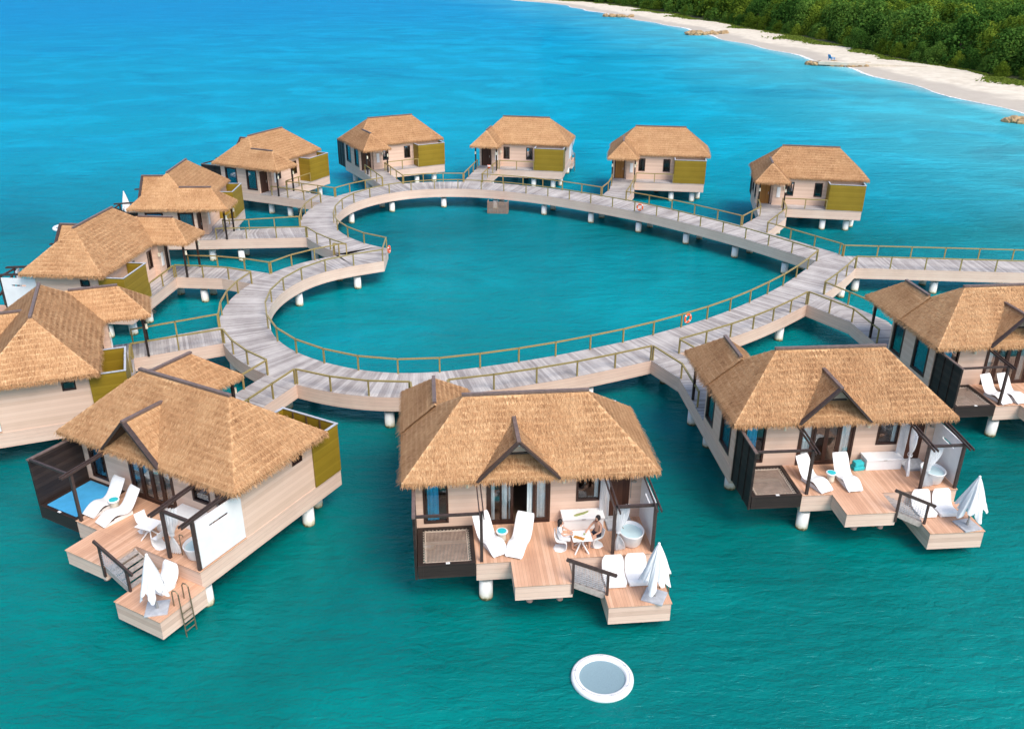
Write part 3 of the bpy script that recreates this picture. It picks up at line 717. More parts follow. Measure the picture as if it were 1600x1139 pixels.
def outer_rails(poly, gaps, inward_ref):
    s = arc(poly); gaps = sorted(gaps); cur = 0
    for a, c in gaps+[(s[-1], s[-1])]:
        if a-cur > 1:
            sg = sub_poly(poly, cur, a); t = np.gradient(sg, axis=0); t /= np.linalg.norm(t, axis=1)[:, None]; n = np.stack([-t[:, 1], t[:, 0]], 1)
            if np.sum((inward_ref-sg)*n) < 0: n = -n
            rail_run(heart, sg+n*.09)
        cur = c
outer_rails(OUT_LO, gaps_lo, tip+axd*14); outer_rails(OUT_UP, gaps_up, tip+axd*14)

# straight pier
pier = thing('pier', 'straight grey plank pier running out of the right edge from the heart point', 'pier')
b = MB(); b.face([(*PIER_N0, D-.006), (*PIER_N1, D-.006), (*PIER_F1, D-.006), (*PIER_F0, D-.006)], [(0, 0), (42, 0), (42, 3), (0, 3)])
link('deck', b.mesh('deck', solid_normals=False), M['walk'], pier)
b = MB(); ribbon(b, np.array([PIER_N0+(PIER_N1-PIER_N0)*i/20 for i in range(21)]), D-FASC, D-.015, .12, np.array([PIER_F0]*21)); link('fascia', b.mesh('fascia', solid_normals=False), M['fascia'], pier); b = MB(); ribbon(b, np.array([PIER_F0+(PIER_F1-PIER_F0)*i/20 for i in range(21)]), D-FASC, D-.015, .12, np.array([PIER_N0]*21))
link('fascia', b.mesh('fascia', solid_normals=False), M['fascia'], pier)
b = MB(); b.face([(*PIER_N0, D-.4), (*PIER_N1, D-.4), (*PIER_F1, D-.4), (*PIER_F0, D-.4)]); link('underframe', b.mesh('underframe', solid_normals=False), M['greytread'], pier)
pn = (PIER_F0-PIER_N0)/np.linalg.norm(PIER_F0-PIER_N0)
rail_run(pier, [PIER_N0+pn*.09, PIER_N1+pn*.09], 2.6); rail_run(pier, [PIER_F0-pn*.09, PIER_F1-pn*.09], 2.6)
k = .4
while k < 42:
    for q in (PIER_N0+pn*.55+pd*k, PIER_F0-pn*.55+pd*k): pile(pier, q[0], q[1])
    k += 6.0

# life rings and the fire bucket
def life_ring(uv, lab, inw, dz=.52, off=.0):
    p = g2(uv); t = thing('life_ring', lab, 'life ring', (p[0]+inw[0], p[1]+inw[1], D+dz), 0, 'orange life rings on the boardwalk railings')
    b = MB(); n, m = 24, 8; rr, r0 = .27, .075; vs = []
    for i in range(n):
        a = 2*math.pi*i/n
        for j in range(m):
            c = 2*math.pi*j/m; q = rr+r0*math.cos(c); vs.append((q*math.cos(a), r0*.8*math.sin(c), q*math.sin(a)))
    b.add(vs, [(i*m+j, ((i+1) % n)*m+j, ((i+1) % n)*m+(j+1) % m, i*m+(j+1) % m) for i in range(n) for j in range(m)])
    link('ring', b.mesh('ring', smooth=True), M['orange'], t)
    for q in range(4):
        b = MB(); a0 = math.pi/4+q*math.pi/2; vs = []
        for a in np.linspace(a0-.10, a0+.10, 4):
            for j in range(m):
                c = 2*math.pi*j/m; g = rr+(r0+.008)*math.cos(c); vs.append((g*math.cos(a), (r0*.8+.008)*math.sin(c), g*math.sin(a)))
        b.add(vs, [(i*m+j, (i+1)*m+j, (i+1)*m+(j+1) % m, i*m+(j+1) % m) for i in range(3) for j in range(m)])
        link('band', b.mesh('band', smooth=True), M['cushion'], t)
    return t
r = life_ring((1073, 508), 'orange life ring on the railing at the lower right run of the boardwalk', (.0, -.12)); r.rotation_euler = (0, 0, R(37))
r = life_ring((999, 332), 'orange life ring on the far boardwalk railing in front of an amber door villa', (0, -.12)); r.rotation_euler = (0, 0, R(-28))
r = life_ring((606, 398), 'orange life ring hanging on the end railing at the heart notch', (.12, 0), .42); r.rotation_euler = (0, 0, R(80))
p = g2((764, 277)); t = thing('fire_bucket', 'small orange fire bucket on the railing corner of the back row footbridge', 'bucket', (p[0], p[1], D+.95))
b = MB(); b.lathe([(0, 0), (.13, 0), (.18, .32), (.165, .32), (.12, .03), (0, .03)], n=16); link('pail', b.mesh('pail', smooth=True), M['orange'], t)
b = MB(); b.lathe([(.184, .22), (.19, .34), (.175, .34)], n=16); link('rim', b.mesh('rim'), M['cushion'], t)

# ------------------------------------------------------------------ villas
CACHE = {}
def part(name, key, fn, mat, parent, mir, **kw):
    k = (key, mir)
    if k not in CACHE:
        b = MB(); fn(b); me = b.mesh(name, mirror=mir, **kw); me.materials.append(mat if not isinstance(mat, str) else M[mat]); CACHE[k] = me
    return link(name, CACHE[k], None, parent)
ZE, ZR, YR = 2.72, 5.14, -.69
FLc, FRc, RRc, RLc = (-5.32, -3.55, ZE), (5.32, -3.55, ZE), (5.32, 2.17, ZE), (-5.32, 2.17, ZE)
RGL, RGR = (-2.62, YR, ZR), (2.62, YR, ZR)
PZ = 4.18
PB, PE = (-3.86, .35, PZ), (-3.86, 3.12, PZ)
PLc, PRc = (-5.42, 4.77, ZE), (-2.2, 4.77, ZE)
DA, DB_ = (-.58, -3.5, 4.38), (-.58, -1.45, 4.38)
DFL, DFR = (-2.18, -3.5, ZE+.03), (1.02, -3.5, ZE+.03)
SLOPES = [[FLc, FRc, RGR, RGL], [RRc, RLc, RGL, RGR], [FRc, RRc, RGR], [RLc, FLc, RGL],
          [PLc, (-5.42, .6, ZE), PB, PE], [(-2.2, 2.0, ZE), PRc, PE, PB], [PRc, PLc, PE],
          [DFL, DA, DB_], [DA, DFR, DB_]]
EAVES = [(FLc, FRc), (FRc, RRc), (RRc, (-2.2, 2.17, ZE)), ((-5.4, 1.0, ZE), FLc), (PRc, PLc), (PLc, (-5.42, .8, ZE)), ((-2.2, 2.1, ZE), PRc)]
def frame_of(poly):
    a, b_, c = Vector(poly[0]), Vector(poly[1]), Vector(poly[2]); n = (b_-a).cross(c-a).normalized()
    if n.z < 0: n = -n
    d = Vector((0, 0, -1)); d = (d-n*d.dot(n)).normalized(); return n, d, d.cross(n)
def roof_base(b):
    for i, poly in enumerate(SLOPES):
        n, d, u = frame_of(poly)
        pts = [Vector(p)+Vector((0, 0, D)) for p in poly]
        f = [(p.dot(u)+i*3.3, p.dot(d)) for p in pts]; b.face(pts, f)
    for a, c in EAVES:                                  # thick cut edge of the thatch
        a, c = Vector(a)+Vector((0, 0, D)), Vector(c)+Vector((0, 0, D)); L = (c-a).length
        dz = Vector((0, 0, .16)); mid = Vector((0, -.7, 0)); inw = Vector((-.08 if a.x > 3 and c.x > 3 else .08 if a.x < -4 and c.x < -4 else 0, 0, 0))
        b.face([a, c, c-dz+inw, a-dz+inw], [(0, 0), (L, 0), (L, .16), (0, .16)])
def roof_soffit(b):
    b.box(-5.2, 5.2, -3.42, 2.05, D+2.60, D+2.63); b.box(-5.3, -2.3, 2.06, 4.65, D+2.60, D+2.63)
def roof_straw(b):
    rg = random.Random(11)
    for si, poly in enumerate(SLOPES):
        n, d, u = frame_of(poly); P = [Vector(p) for p in poly]
        tris = [(P[0], P[1], P[2])]+([(P[0], P[2], P[3])] if len(P) == 4 else [])
        for t0, t1, t2 in tris:
            area = (t1-t0).cross(t2-t0).length/2; cnt = int(area*430)
            for _ in range(cnt):
                r1, r2 = rg.random(), rg.random()
                if r1+r2 > 1: r1, r2 = 1-r1, 1-r2
                p = t0+(t1-t0)*r1+(t2-t0)*r2
                v = p.dot(d); k = math.floor(v/.3+.25*math.sin(p.dot(u)*1.3)); 
                p = p+d*((k+rg.gauss(.75, .22))*.3-v)*.55
                L = rg.uniform(.10, .26); w = rg.uniform(.005, .012); dd = (d+u*rg.gauss(0, .25)+n*rg.uniform(.0, .085)).normalized()
                q = p+n*rg.uniform(.0, .03)+Vector((0, 0, D)); e = q+dd*L
                uv = (p.dot(u)+si*3.3, p.dot(d))
                b.face([q-u*w, q+u*w, e+u*w*.45, e-u*w*.45], [uv, uv, uv, uv])
    for ei, (a, c) in enumerate(EAVES):
        a, c = Vector(a), Vector(c); L = (c-a).length; t = (c-a)/L
        out = Vector((t.y, -t.x, 0)); mid = (a+c)/2
        if out.dot(mid-Vector((-1, -.3, ZE))) < 0: out = -out
        if ei == 6: out = Vector((1, 0, 0))
        for _ in range(int(L*260)):
            p = a+t*rg.uniform(0, L)+out*rg.uniform(-.16, .01)+Vector((0, 0, rg.uniform(-.13, .06)+D))
            l = rg.uniform(.08, .25); dd = (out*rg.uniform(.15, .6)+t*rg.gauss(0, .16)+Vector((0, 0, -1))*rg.uniform(.5, 1)).normalized(); e = p+dd*l
            w = rg.uniform(.006, .014); uv = (p.dot(t)+ei*5, p.z*3)
            b.face([p-t*w, p+t*w, e+t*w*.3, e-t*w*.3], [uv]*4)
def wall_x(b, x0, x1, y0, y1, z0, z1, ops):
    cur = x0
    for (a, c, za, zb) in sorted(ops):
        if a > cur: b.box(cur, a, y0, y1, z0, z1)
        if za > z0: b.box(a, c, y0, y1, z0, za)
        if zb < z1: b.box(a, c, y0, y1, zb, z1)
        cur = c
    if x1 > cur: b.box(cur, x1, y0, y1, z0, z1)
def wall_y(b, x0, x1, y0, y1, z0, z1, ops):
    cur = y0
    for (a, c, za, zb) in sorted(ops):
        if a > cur: b.box(x0, x1, cur, a, z0, z1)
        if za > z0: b.box(x0, x1, a, c, z0, za)
        if zb < z1: b.box(x0, x1, a, c, zb, z1)
        cur = c
    if y1 > cur: b.box(x0, x1, cur, y1, z0, z1)
WZ = D+2.6
def window(parent, key, mir, axis, a, c, za, zb, at, out, curtains=(), mullion=None, frame=.09):
    """axis 'x': wall runs along x at y=at; out is the outward sign"""
    def put(b, p0, p1, d0, d1, z0, z1):
        lo_, hi_ = sorted((at+out*d0, at+out*d1))
        if axis == 'x': b.box(p0, p1, lo_, hi_, z0, z1)
        else: b.box(lo_, hi_, p0, p1, z0, z1)
    def fr(b):
        put(b, a, a+frame, -.13, .02, za, zb); put(b, c-frame, c, -.13, .02, za, zb)
        put(b, a+frame, c-frame, -.13, .02, za, za+frame); put(b, a+frame, c-frame, -.13, .02, zb-frame, zb)
        if mullion is not None: put(b, mullion-.035, mullion+.035, -.12, .0, za+frame, zb-frame)
    o = part('window', key+'f', fr, 'brownframe', parent, mir)
    part('pane', key+'p', lambda b: put(b, a+frame, c-frame, -.07, -.062, za+frame, zb-frame), 'glass', o, mir)
    for i, (q0, q1, m) in enumerate(curtains):
        part('curtain', key+'c%d%s' % (i, m), lambda b: pleat(b, axis, q0, q1, za+.05, zb-.03, at-out*.115), m, o, mir)
    return o
def pleat(b, axis, q0, q1, z0, z1, at, amp=.03):
    n = max(6, int((q1-q0)/.035)); P = []
    for i in range(n+1):
        x = q0+(q1-q0)*i/n; P.append((x, at+amp*math.sin(i*1.35)+amp*.4*math.sin(i*.7)))
    for i in range(n):
        (x0, y0), (x1, y1) = P[i], P[i+1]
        if axis == 'x': b.face([(x0, y0, z0), (x1, y1, z0), (x1, y1, z1), (x0, y0, z1)])
        else: b.face([(y0, x0, z0), (y1, x1, z0), (y1, x1, z1), (y0, x0, z1)])

FOOT = [(-4.95, -2.8), (-2.45, -2.8), (-2.45, -5.35), (4.8, -5.35), (4.8, 3.4), (-4.95, 3.4)]
FW_OPS = [(-4.5, -3.45, D+.22, D+2.3), (-1.85, .85, D, D+2.32), (1.95, 3.0, D+.95, D+2.3), (3.3, 4.25, D, D+2.25)]
LW_OPS = [(-2.25, -.75, D+.3, D+2.32), (.45, 1.75, D+.3, D+2.32)]
RW_OPS = [(-2.15, -1.45, D+.85, D+2.2), (.45, 1.2, D+.85, D+2.2), (-4.7, -3.6, D, D+2.15)]
def villa(k, label, opts):
    X, Y, T = POSE[k]; m = MIR[k]
    v = thing('overwater_villa', label, 'villa', (X, Y, 0), T, 'thatched overwater villas')
    def p(name, key, fn, mat, parent=v, **kw): return part(name, key, fn, mat, parent, m, **kw)
    # platform
    def base(b):
        b.prism(FOOT, D-.88, D-.035)
        b.box(-1.05, 1.2, -6.92, -5.352, D-.70, D-.035)
    p('platform_skirt', 'skirt', base, 'fascia')
    def ter(b): b.box(-2.48, 4.83, -5.39, -2.8, D-.034, D); b.box(-1.08, 1.23, -6.96, -5.392, D-.034, D-.002)
    p('terrace_deck', 'terrace', ter, 'terrace', bevel=.006)
    p('rear_deck', 'rear', lambda b: b.box(-4.97, 4.83, 1.97, 3.43, D-.034, D-.001), 'walk_y')
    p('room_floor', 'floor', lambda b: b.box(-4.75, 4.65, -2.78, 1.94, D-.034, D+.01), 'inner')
    # walls
    p('front_wall', 'fw', lambda b: wall_x(b, -4.93, 4.78, -2.80, -2.66, D-.036, WZ, FW_OPS), 'wall')
    p('rear_wall', 'rw', lambda b: (wall_x(b, -4.93, 4.78, 1.80, 1.95, D-.036, WZ, RW_OPS), b.box(-3.42, -2.4, 1.952, 2.35, D-.03, WZ)), 'wall')
    p('side_wall', 'lw', lambda b: wall_y(b, -4.93, -4.78, -2.657, 1.797, D-.036, WZ, LW_OPS), 'wall')
    p('side_wall', 'rsw', lambda b: wall_y(b, 4.63, 4.78, -2.657, 1.797, D-.036, WZ, [(.3, .95, D+1.75, D+2.25)]), 'wall')
    # windows and doors
    window(v, 'w_fl', m, 'x', -4.5, -3.45, D+.22, D+2.3, -2.80, -1, [(-4.32, -3.85, 'bluecurtain')])
    window(v, 'w_fr', m, 'x', 1.95, 3.0, D+.95, D+2.3, -2.80, -1, [(2.75, 2.98, 'palecurtain')])
    for i, (a, c, za, zb) in enumerate(LW_OPS):
        window(v, 'w_l%d' % i, m, 'y', a, c, za, zb, -4.93, -1, [(a+.08, c-.08, 'bluecurtain' if i == 0 else 'tealcurtain')], frame=.13)
    for i in (0, 1): a, c, za, zb = RW_OPS[i]; window(v, 'w_r%d' % i, m, 'x', a, c, za, zb, 1.95, 1)
    window(v, 'w_rs', m, 'y', .3, .95, D+1.75, D+2.25, 4.78, 1, frame=.06)
    dm = opts.get('door', 'door')
    d = p('entry_door', 'door'+dm, lambda b: b.box(-4.62, -3.68, 1.86, 1.92, D+.01, D+2.08), dm)
    p('door_frame', 'doorfr', lambda b: (b.box(-4.7, -4.622, 1.82, 1.97, D, D+2.15), b.box(-3.678, -3.6, 1.82, 1.97, D, D+2.15), b.box(-4.622, -3.678, 1.82, 1.97, D+2.082, D+2.15)), 'brownframe', d)
    p('handle', 'doorh', lambda b: b.box(-3.8, -3.76, 1.921, 1.97, D+.9, D+1.15), 'steel', d)
    d = p('bath_door', 'bdoor', lambda b: b.box(3.3, 4.25, -2.78, -2.72, D+.01, D+2.25), 'door')
    p('handle', 'bdoorh', lambda b: b.box(3.4, 3.43, -2.83, -2.781, D+.9, D+1.2), 'steel', d)
    # sliding doors of the room
    sf = p('sliding_door', 'sd_frame', lambda b: (b.box(-1.85, -1.75, -2.83, -2.68, D, D+2.32), b.box(.75, .85, -2.83, -2.68, D, D+2.32), b.box(-1.75, .75, -2.83, -2.68, D+2.23, D+2.32), b.box(-1.75, .75, -2.83, -2.68, D+.0, D+.05)), 'brownframe')
    leaves = opts.get('leaves', [(-1.75, -1.15), (-1.12, -.5), (-.5, .1), (.12, .75)])
    for i, (a, c) in enumerate(leaves):
        key = 'leaf%.2f_%.2f' % (a, c)
        def lf(b):
            b.box(a, a+.1, -2.79, -2.74, D+.05, D+2.23); b.box(c-.1, c, -2.79, -2.74, D+.05, D+2.23)
            b.box(a+.1, c-.1, -2.79, -2.74, D+.05, D+.2); b.box(a+.1, c-.1, -2.79, -2.74, D+2.13, D+2.23)
        o = p('door_leaf', key, lf, 'brownframe', sf)
        p('pane', key+'p', lambda b: b.box(a+.1, c-.1, -2.768, -2.762, D+.2, D+2.13), 'glass', o)
    for i, (a, c) in enumerate(opts.get('drapes', [(-1.68, -1.28), (.22, .68)])):
        p('curtain', 'drape%.2f_%.2f' % (a, c), lambda b: pleat(b, 'x', a, c, D+.06, D+2.2, -2.69), 'palecurtain', sf)
    # roof
    r = p('roof', 'roof', roof_base, 'thatch', solid_normals=False)
    p('straw', 'straw', roof_straw, 'straw', r, solid_normals=False)
    p('soffit', 'soffit', roof_soffit, 'dark', r)
    def caps(b):
        b.bar((RGL[0]-.1, YR, D+ZR+.03), (RGR[0]+.1, YR, D+ZR+.03), .16, .11)
    p('ridge_cap', 'ridge', caps, 'ridge', r)
    p('ridge_cap', 'ridge2', lambda b: b.bar((-3.86, .55, D+PZ+.03), (-3.86, 3.2, D+PZ+.03), .17, .1), 'ridge', r)
    def barge(b):
        a = Vector(DA)+Vector((0, -.06, D+.02))
        for f in (DFL, DFR):
            e = Vector(f)+Vector((0, -.06, D)); b.bar(a, e+(e-a).normalized()*.14, .10, .22, (0, 1, 0))
    p('bargeboard', 'barge', barge, 'darkbeam', r)
    p('ridge_cap', 'ridge3', lambda b: b.bar((DA[0], DA[1]-.12, D+DA[2]+.05), (DB_[0], DB_[1]+.05, D+DA[2]+.05), .16, .10), 'ridge', r)
    def gable(b):
        y = -2.75; zb = ZE+(y+3.55)*(ZR-ZE)/2.86-.15; hw = (DA[2]-.1-zb)/1.03
        b.add([(DA[0]-hw, y, D+zb), (DA[0]+hw, y, D+zb), (DA[0], y, D+DA[2]-.1), (DA[0]-hw, y+.1, D+zb), (DA[0]+hw, y+.1, D+zb), (DA[0], y+.1, D+DA[2]-.1)], [(0, 1, 2), (5, 4, 3), (0, 3, 4, 1), (1, 4, 5, 2), (2, 5, 3, 0)])
    p('gable_wall', 'gable', gable, 'wall', r)
    p('gable_trim', 'gabletrim', lambda b: b.bar((DA[0]-.72, -2.79, D+3.44), (DA[0]+.72, -2.79, D+3.44), .07, .07), 'darkbeam', r)
    p('gable_lamp', 'glamp', lambda b: b.box(DA[0]-.13, DA[0]+.13, -2.98, -2.8, D+3.86, D+3.98), 'white', r)
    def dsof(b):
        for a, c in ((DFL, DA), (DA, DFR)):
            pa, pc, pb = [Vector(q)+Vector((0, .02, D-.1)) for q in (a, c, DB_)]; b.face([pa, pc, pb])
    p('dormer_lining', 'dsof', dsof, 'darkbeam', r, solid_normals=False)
    # wall lamps
    for x in (-2.65, 1.4):
        p('wall_lamp', 'lamp%.1f' % x, lambda b: (b.lathe([(0, -.13), (.08, -.13), (.08, .13), (0, .13)], (x, -2.92, D+2.12), 12), b.box(x-.03, x+.03, -2.86, -2.8, D+2.08, D+2.16)), 'lamp')
    # porch posts with lamps
    for x in (-4.88, -2.52):
        o = p('porch_post', 'ppost%.1f' % x, lambda b: b.box(x-.065, x+.065, 4.2, 4.33, D-.02, D+2.64), 'dark')
        p('post_lamp', 'plamp%.1f' % x, lambda b: b.lathe([(0, 1.75), (.08, 1.75), (.07, 2.05), (0, 2.05)], (x, 4.42, D), 10), 'lamp', o)
    p('entry_panel', 'epanel', lambda b: b.box(-3.05, -2.72, 2.352, 2.40, D+.75, D+1.75), 'pearl')
    p('gable_light', 'glight', lambda b: b.box(-2.44, -2.3, 2.36, 2.48, D+1.6, D+1.85), 'lamp')
    # hammock net bay with its privacy screen
    def nframe(b):
        b.box(-4.78, -4.56, -5.38, -2.805, D-.62, D+.03); b.box(-2.62, -2.46, -5.38, -2.805, D-.62, D+.03)
        b.box(-4.56, -2.62, -5.38, -5.22, D-.62, D+.03); b.box(-4.56, -2.62, -2.95, -2.805, D-.62, D+.03)
    nf = p('net_frame', 'nframe', nframe, 'dark', bevel=.01)
    if opts.get('cover'):
        p('net_cover', 'ncover', lambda b: b.box(-4.55, -2.63, -5.2, -2.96, D-.05, D+.045), 'blue', nf, bevel=.02)
    else:
        p('net', 'net', lambda b: b.face([(-4.44, -5.12, D-.05), (-2.76, -5.12, D-.05), (-2.76, -3.05, D-.05), (-4.44, -3.05, D-.05)]), 'net', nf, solid_normals=False)
        def lace(b):
            def zig(p0, p1, q0, q1, n):
                pts = []
                for i in range(n*2+1):
                    f = i/(n*2); s0, s1 = (p0, p1) if i % 2 else (q0, q1); pts.append(tuple(s0[j]+(s1[j]-s0[j])*f for j in range(3)))
                b.path(pts, .012, 5)
            z = D-.03
            zig((-4.56, -5.2, z), (-2.62, -5.2, z), (-4.44, -5.1, z), (-2.74, -5.1, z), 12); zig((-4.56, -2.96, z), (-2.62, -2.96, z), (-4.44, -3.06, z), (-2.74, -3.06, z), 12)
            zig((-4.56, -5.2, z), (-4.56, -2.96, z), (-4.44, -5.1, z), (-4.44, -3.06, z), 13); zig((-2.62, -5.2, z), (-2.62, -2.96, z), (-2.74, -5.1, z), (-2.74, -3.06, z), 13)
            for a, c in (((-4.45, -5.12), (-2.75, -5.12)), ((-4.45, -3.05), (-2.75, -3.05)), ((-4.45, -5.12), (-4.45, -3.05)), ((-2.75, -5.12), (-2.75, -3.05))): b.tube((*a, D-.045), (*c, D-.045), .022, n=6)
        p('lacing', 'lace', lace, 'rope', nf)
    p('sign_plate', 'plate', lambda b: b.box(-3.66, -3.5, -5.36, -5.27, D+.032, D+.05), 'white', nf)
    def priv(b):
        b.box(-4.86, -4.80, -5.36, -2.85, D-.66, D+2.25)
        for y in (-5.32, -4.5, -3.68, -2.9): b.box(-4.9, -4.865, y-.04, y+.04, D-.66, D+2.27)
    p('privacy_screen', 'priv', priv, 'dark')
    p('screen_cap', 'privcap', lambda b: b.box(-4.92, -4.78, -5.4, -2.85, D+2.275, D+2.33), 'ridge')
    def perg(b):
        b.box(-2.29, -2.17, -5.33, -5.21, D, D+2.36)
    p('pergola_post', 'perg1', perg, 'darkbeam')
    p('pergola_beam', 'perg1b', lambda b: (b.box(-4.78, -2.30, -5.35, -5.25, D+2.25, D+2.35), b.bar((-2.305, -5.75, D+2.36), (-2.305, -3.1, D+2.52), .045, .1), b.bar((-2.15, -5.75, D+2.36), (-2.15, -3.1, D+2.52), .045, .1)), 'darkbeam')
    # bath pergola with the white wind screen
    for x in (3.08, 4.72):
        p('pergola_post', 'perg%.2f' % x, lambda b: b.box(x-.06, x+.06, -5.33, -5.21, D, D+2.3), 'darkbeam')
    p('pergola_beam', 'perg2b', lambda b: (b.box(3.16, 4.64, -5.33, -5.22, D+2.2, D+2.31), [b.bar((x+dx, -5.85, D+2.33), (x+dx, -3.1, D+2.5), .045, .1) for x in (3.08, 4.72) for dx in (-.08, .08)]), 'darkbeam')
    def scr(b):
        b.box(4.74, 4.80, -5.2, -4.55, D+.05, D+2.2); b.box(4.74, 4.80, -3.55, -2.82, D+.05, D+2.2); b.box(4.74, 4.80, -4.55, -3.55, D+.05, D+1.62); b.box(4.74, 4.80, -4.55, -3.55, D+1.74, D+2.2)
    p('wind_screen', 'scr', scr, 'pearl')
    p('shower_head', 'shead', lambda b: (b.tube((4.3, -2.84, D+1.0), (4.3, -2.84, D+2.1), .018), b.tube((4.3, -2.84, D+2.1), (4.3, -3.25, D+2.12), .016), b.lathe([(0, 0), (.11, 0), (.11, .03), (0, .03)], (4.3, -3.25, D+2.08), 14)), 'steel')
    p('step', 'bstep', lambda b: b.box(3.2, 4.3, -3.75, -2.805, D+.001, D+.13), 'greyslab', bevel=.02)
    # outdoor shower box on the land side
    def oli(b):
        b.box(1.6, 1.66, 1.98, 3.36, D-.02, D+2.42); b.box(1.66, 4.80, 3.32, 3.38, D-.02, D+2.42); b.box(4.80, 4.86, 1.6, 3.38, D-.02, D+2.42)
    o = p('shower_enclosure', 'oli', oli, 'olive')
    p('cap_rail', 'olicap', lambda b: (b.box(1.57, 1.69, 1.98, 3.30, D+2.422, D+2.46), b.box(1.57, 4.89, 3.302, 3.41, D+2.422, D+2.46), b.box(4.77, 4.89, 2.2, 3.30, D+2.422, D+2.46)), 'greyslab', o)
    p('brace', 'olibr', lambda b: [b.bar((x, 3.28, D+.1), (x, 3.28, D+2.4), .05, .07) for x in (2.3, 3.1, 3.9)]+[b.bar((1.67, 3.28, D+z), (4.79, 3.28, D+z), .05, .07) for z in (.5, 1.9)], 'inner', o)
    # steps, lower dock
    p('dock', 'dock', lambda b: b.box(2.5, 4.95, -7.62, -5.36, D-1.56, D-.735), 'fascia')
    p('dock_deck', 'dockd', lambda b: b.box(2.47, 4.98, -7.66, -5.36, D-.734, D-.70), 'terrace', bevel=.006)
    def steps(b):
        for i in range(5):
            x = 1.28+i*.25; z = D-.10-i*.13; b.box(x, x+.24, -6.82, -5.52, z-.05, z)
        for y in (-6.86, -5.5): b.bar((1.2, y, D-.15), (2.5, y, D-.82), .05, .24)
    st = p('steps', 'steps', steps, 'greytread')
    def srail(b):
        b.box(1.14, 1.23, -6.98, -6.89, D-.5, D+1.0); b.box(2.52, 2.61, -6.98, -6.89, D-1.2, D+.32)
        b.bar((.92, -6.935, D+1.12), (2.9, -6.935, D+.20), .09, .13)
    p('step_railing', 'srail', srail, 'darkbeam', st)
    p('rail_mesh', 'srailm', lambda b: [b.bar((1.24, -6.935, D+.9-.09*i), (2.52, -6.935, D+.30-.09*i), .012, .012) for i in range(10)]+[b.bar((1.3+.12*i, -6.935, D+.87-.0562*i), (1.3+.12*i, -6.935, D+.06-.0562*i), .01, .01) for i in range(11)], 'greyslab', st)
    def lad(b):
        for y in (-6.72, -6.22):
            b.path([(4.72, y, D-.7), (4.72, y, D-.05), (4.8, y, D+.06), (4.95, y, D+.08), (5.06, y, D-.02), (5.12, y, D-2.1)], .026, 8)
        for z in (-.95, -1.25, -1.55, -1.82): b.tube((5.09, -6.72, D+z), (5.09, -6.22, D+z), .026)
    p('ladder', 'lad', lad, 'bronze')
    for x in (-.45, .75): p('bracket', 'brk%.1f' % x, lambda b: b.lathe([(0, -.28), (.13, -.28), (.16, .05), (0, .05)], (x, -6.6, D-.74), 12), 'pinkpipe')
    # land-side railing
    rw = [np.array([w2(k, x, 3.34)[0], w2(k, x, 3.34)[1]]) for x in (-2.36, 1.55)]
    inv = Matrix.Rotation(-T, 4, 'Z')
    loc = [tuple((inv @ Vector((q[0]-X, q[1]-Y, 0))).to_2d()) for q in rw]
    rail_run(v, loc, 2.0, post=POST)
    # piles
    for (x, y) in ((-2.05, -4.95), (1.3, -4.9), (4.35, -4.9), (-4.35, -1.4), (0, -1.0), (4.35, 1.4), (-4.3, 2.7), (1.5, 2.85), (3.7, 2.75)):
        pile(v, -x if m else x, y)
    return v
VIL = {
 'C1': ('front centre thatched villa with a seated couple on its terrace and open sliding doors', dict(leaves=[(-1.75, -1.2), (-1.3, -.72), (.12, .75)], drapes=[(-1.68, -1.5), (-1.22, -.98), (-.9, -.85), (-.12, .1), (.3, .68)])),
 'L1': ('thatched villa at lower left, turned half sideways, with a bright blue net cover', dict(cover=True, drapes=[(-1.67, -1.22), (-1.04, -.58), (-.42, .02), (.2, .67)])),
 'R1': ('thatched villa right of the front centre one with a turquoise towel on its terrace', dict(drapes=[(-1.69, -1.2), (.16, .7)])),
 'R2': ('thatched villa cut off by the right edge below the straight pier', dict(drapes=[(-1.72, -1.35), (.22, .6)])),
 'L2': ('thatched villa cut off by the left edge showing a plain beige side wall', {}),
 'L3': ('thatched villa at left edge with a tall white wind screen at its corner', {}),
 'L4': ('thatched villa up the left side, closed white parasol peeking out behind it', {}),
 'L5': ('thatched villa at upper left with two tall blue windows facing the boardwalk', {}),
 'T1': ('leftmost villa of the back row, seen corner on with two blue side windows', {}),
 'T2': ('back row villa with dark entry door and a white curtain at its right corner', {}),
 'T3': ('back row villa with amber entry door behind the orange life ring', dict(door='amberdoor')),
 'T4': ('rightmost villa of the back row, amber door, nearest to the straight pier', dict(door='amberdoor'))}
for k, (lab, o) in VIL.items(): villa(k, lab, o)

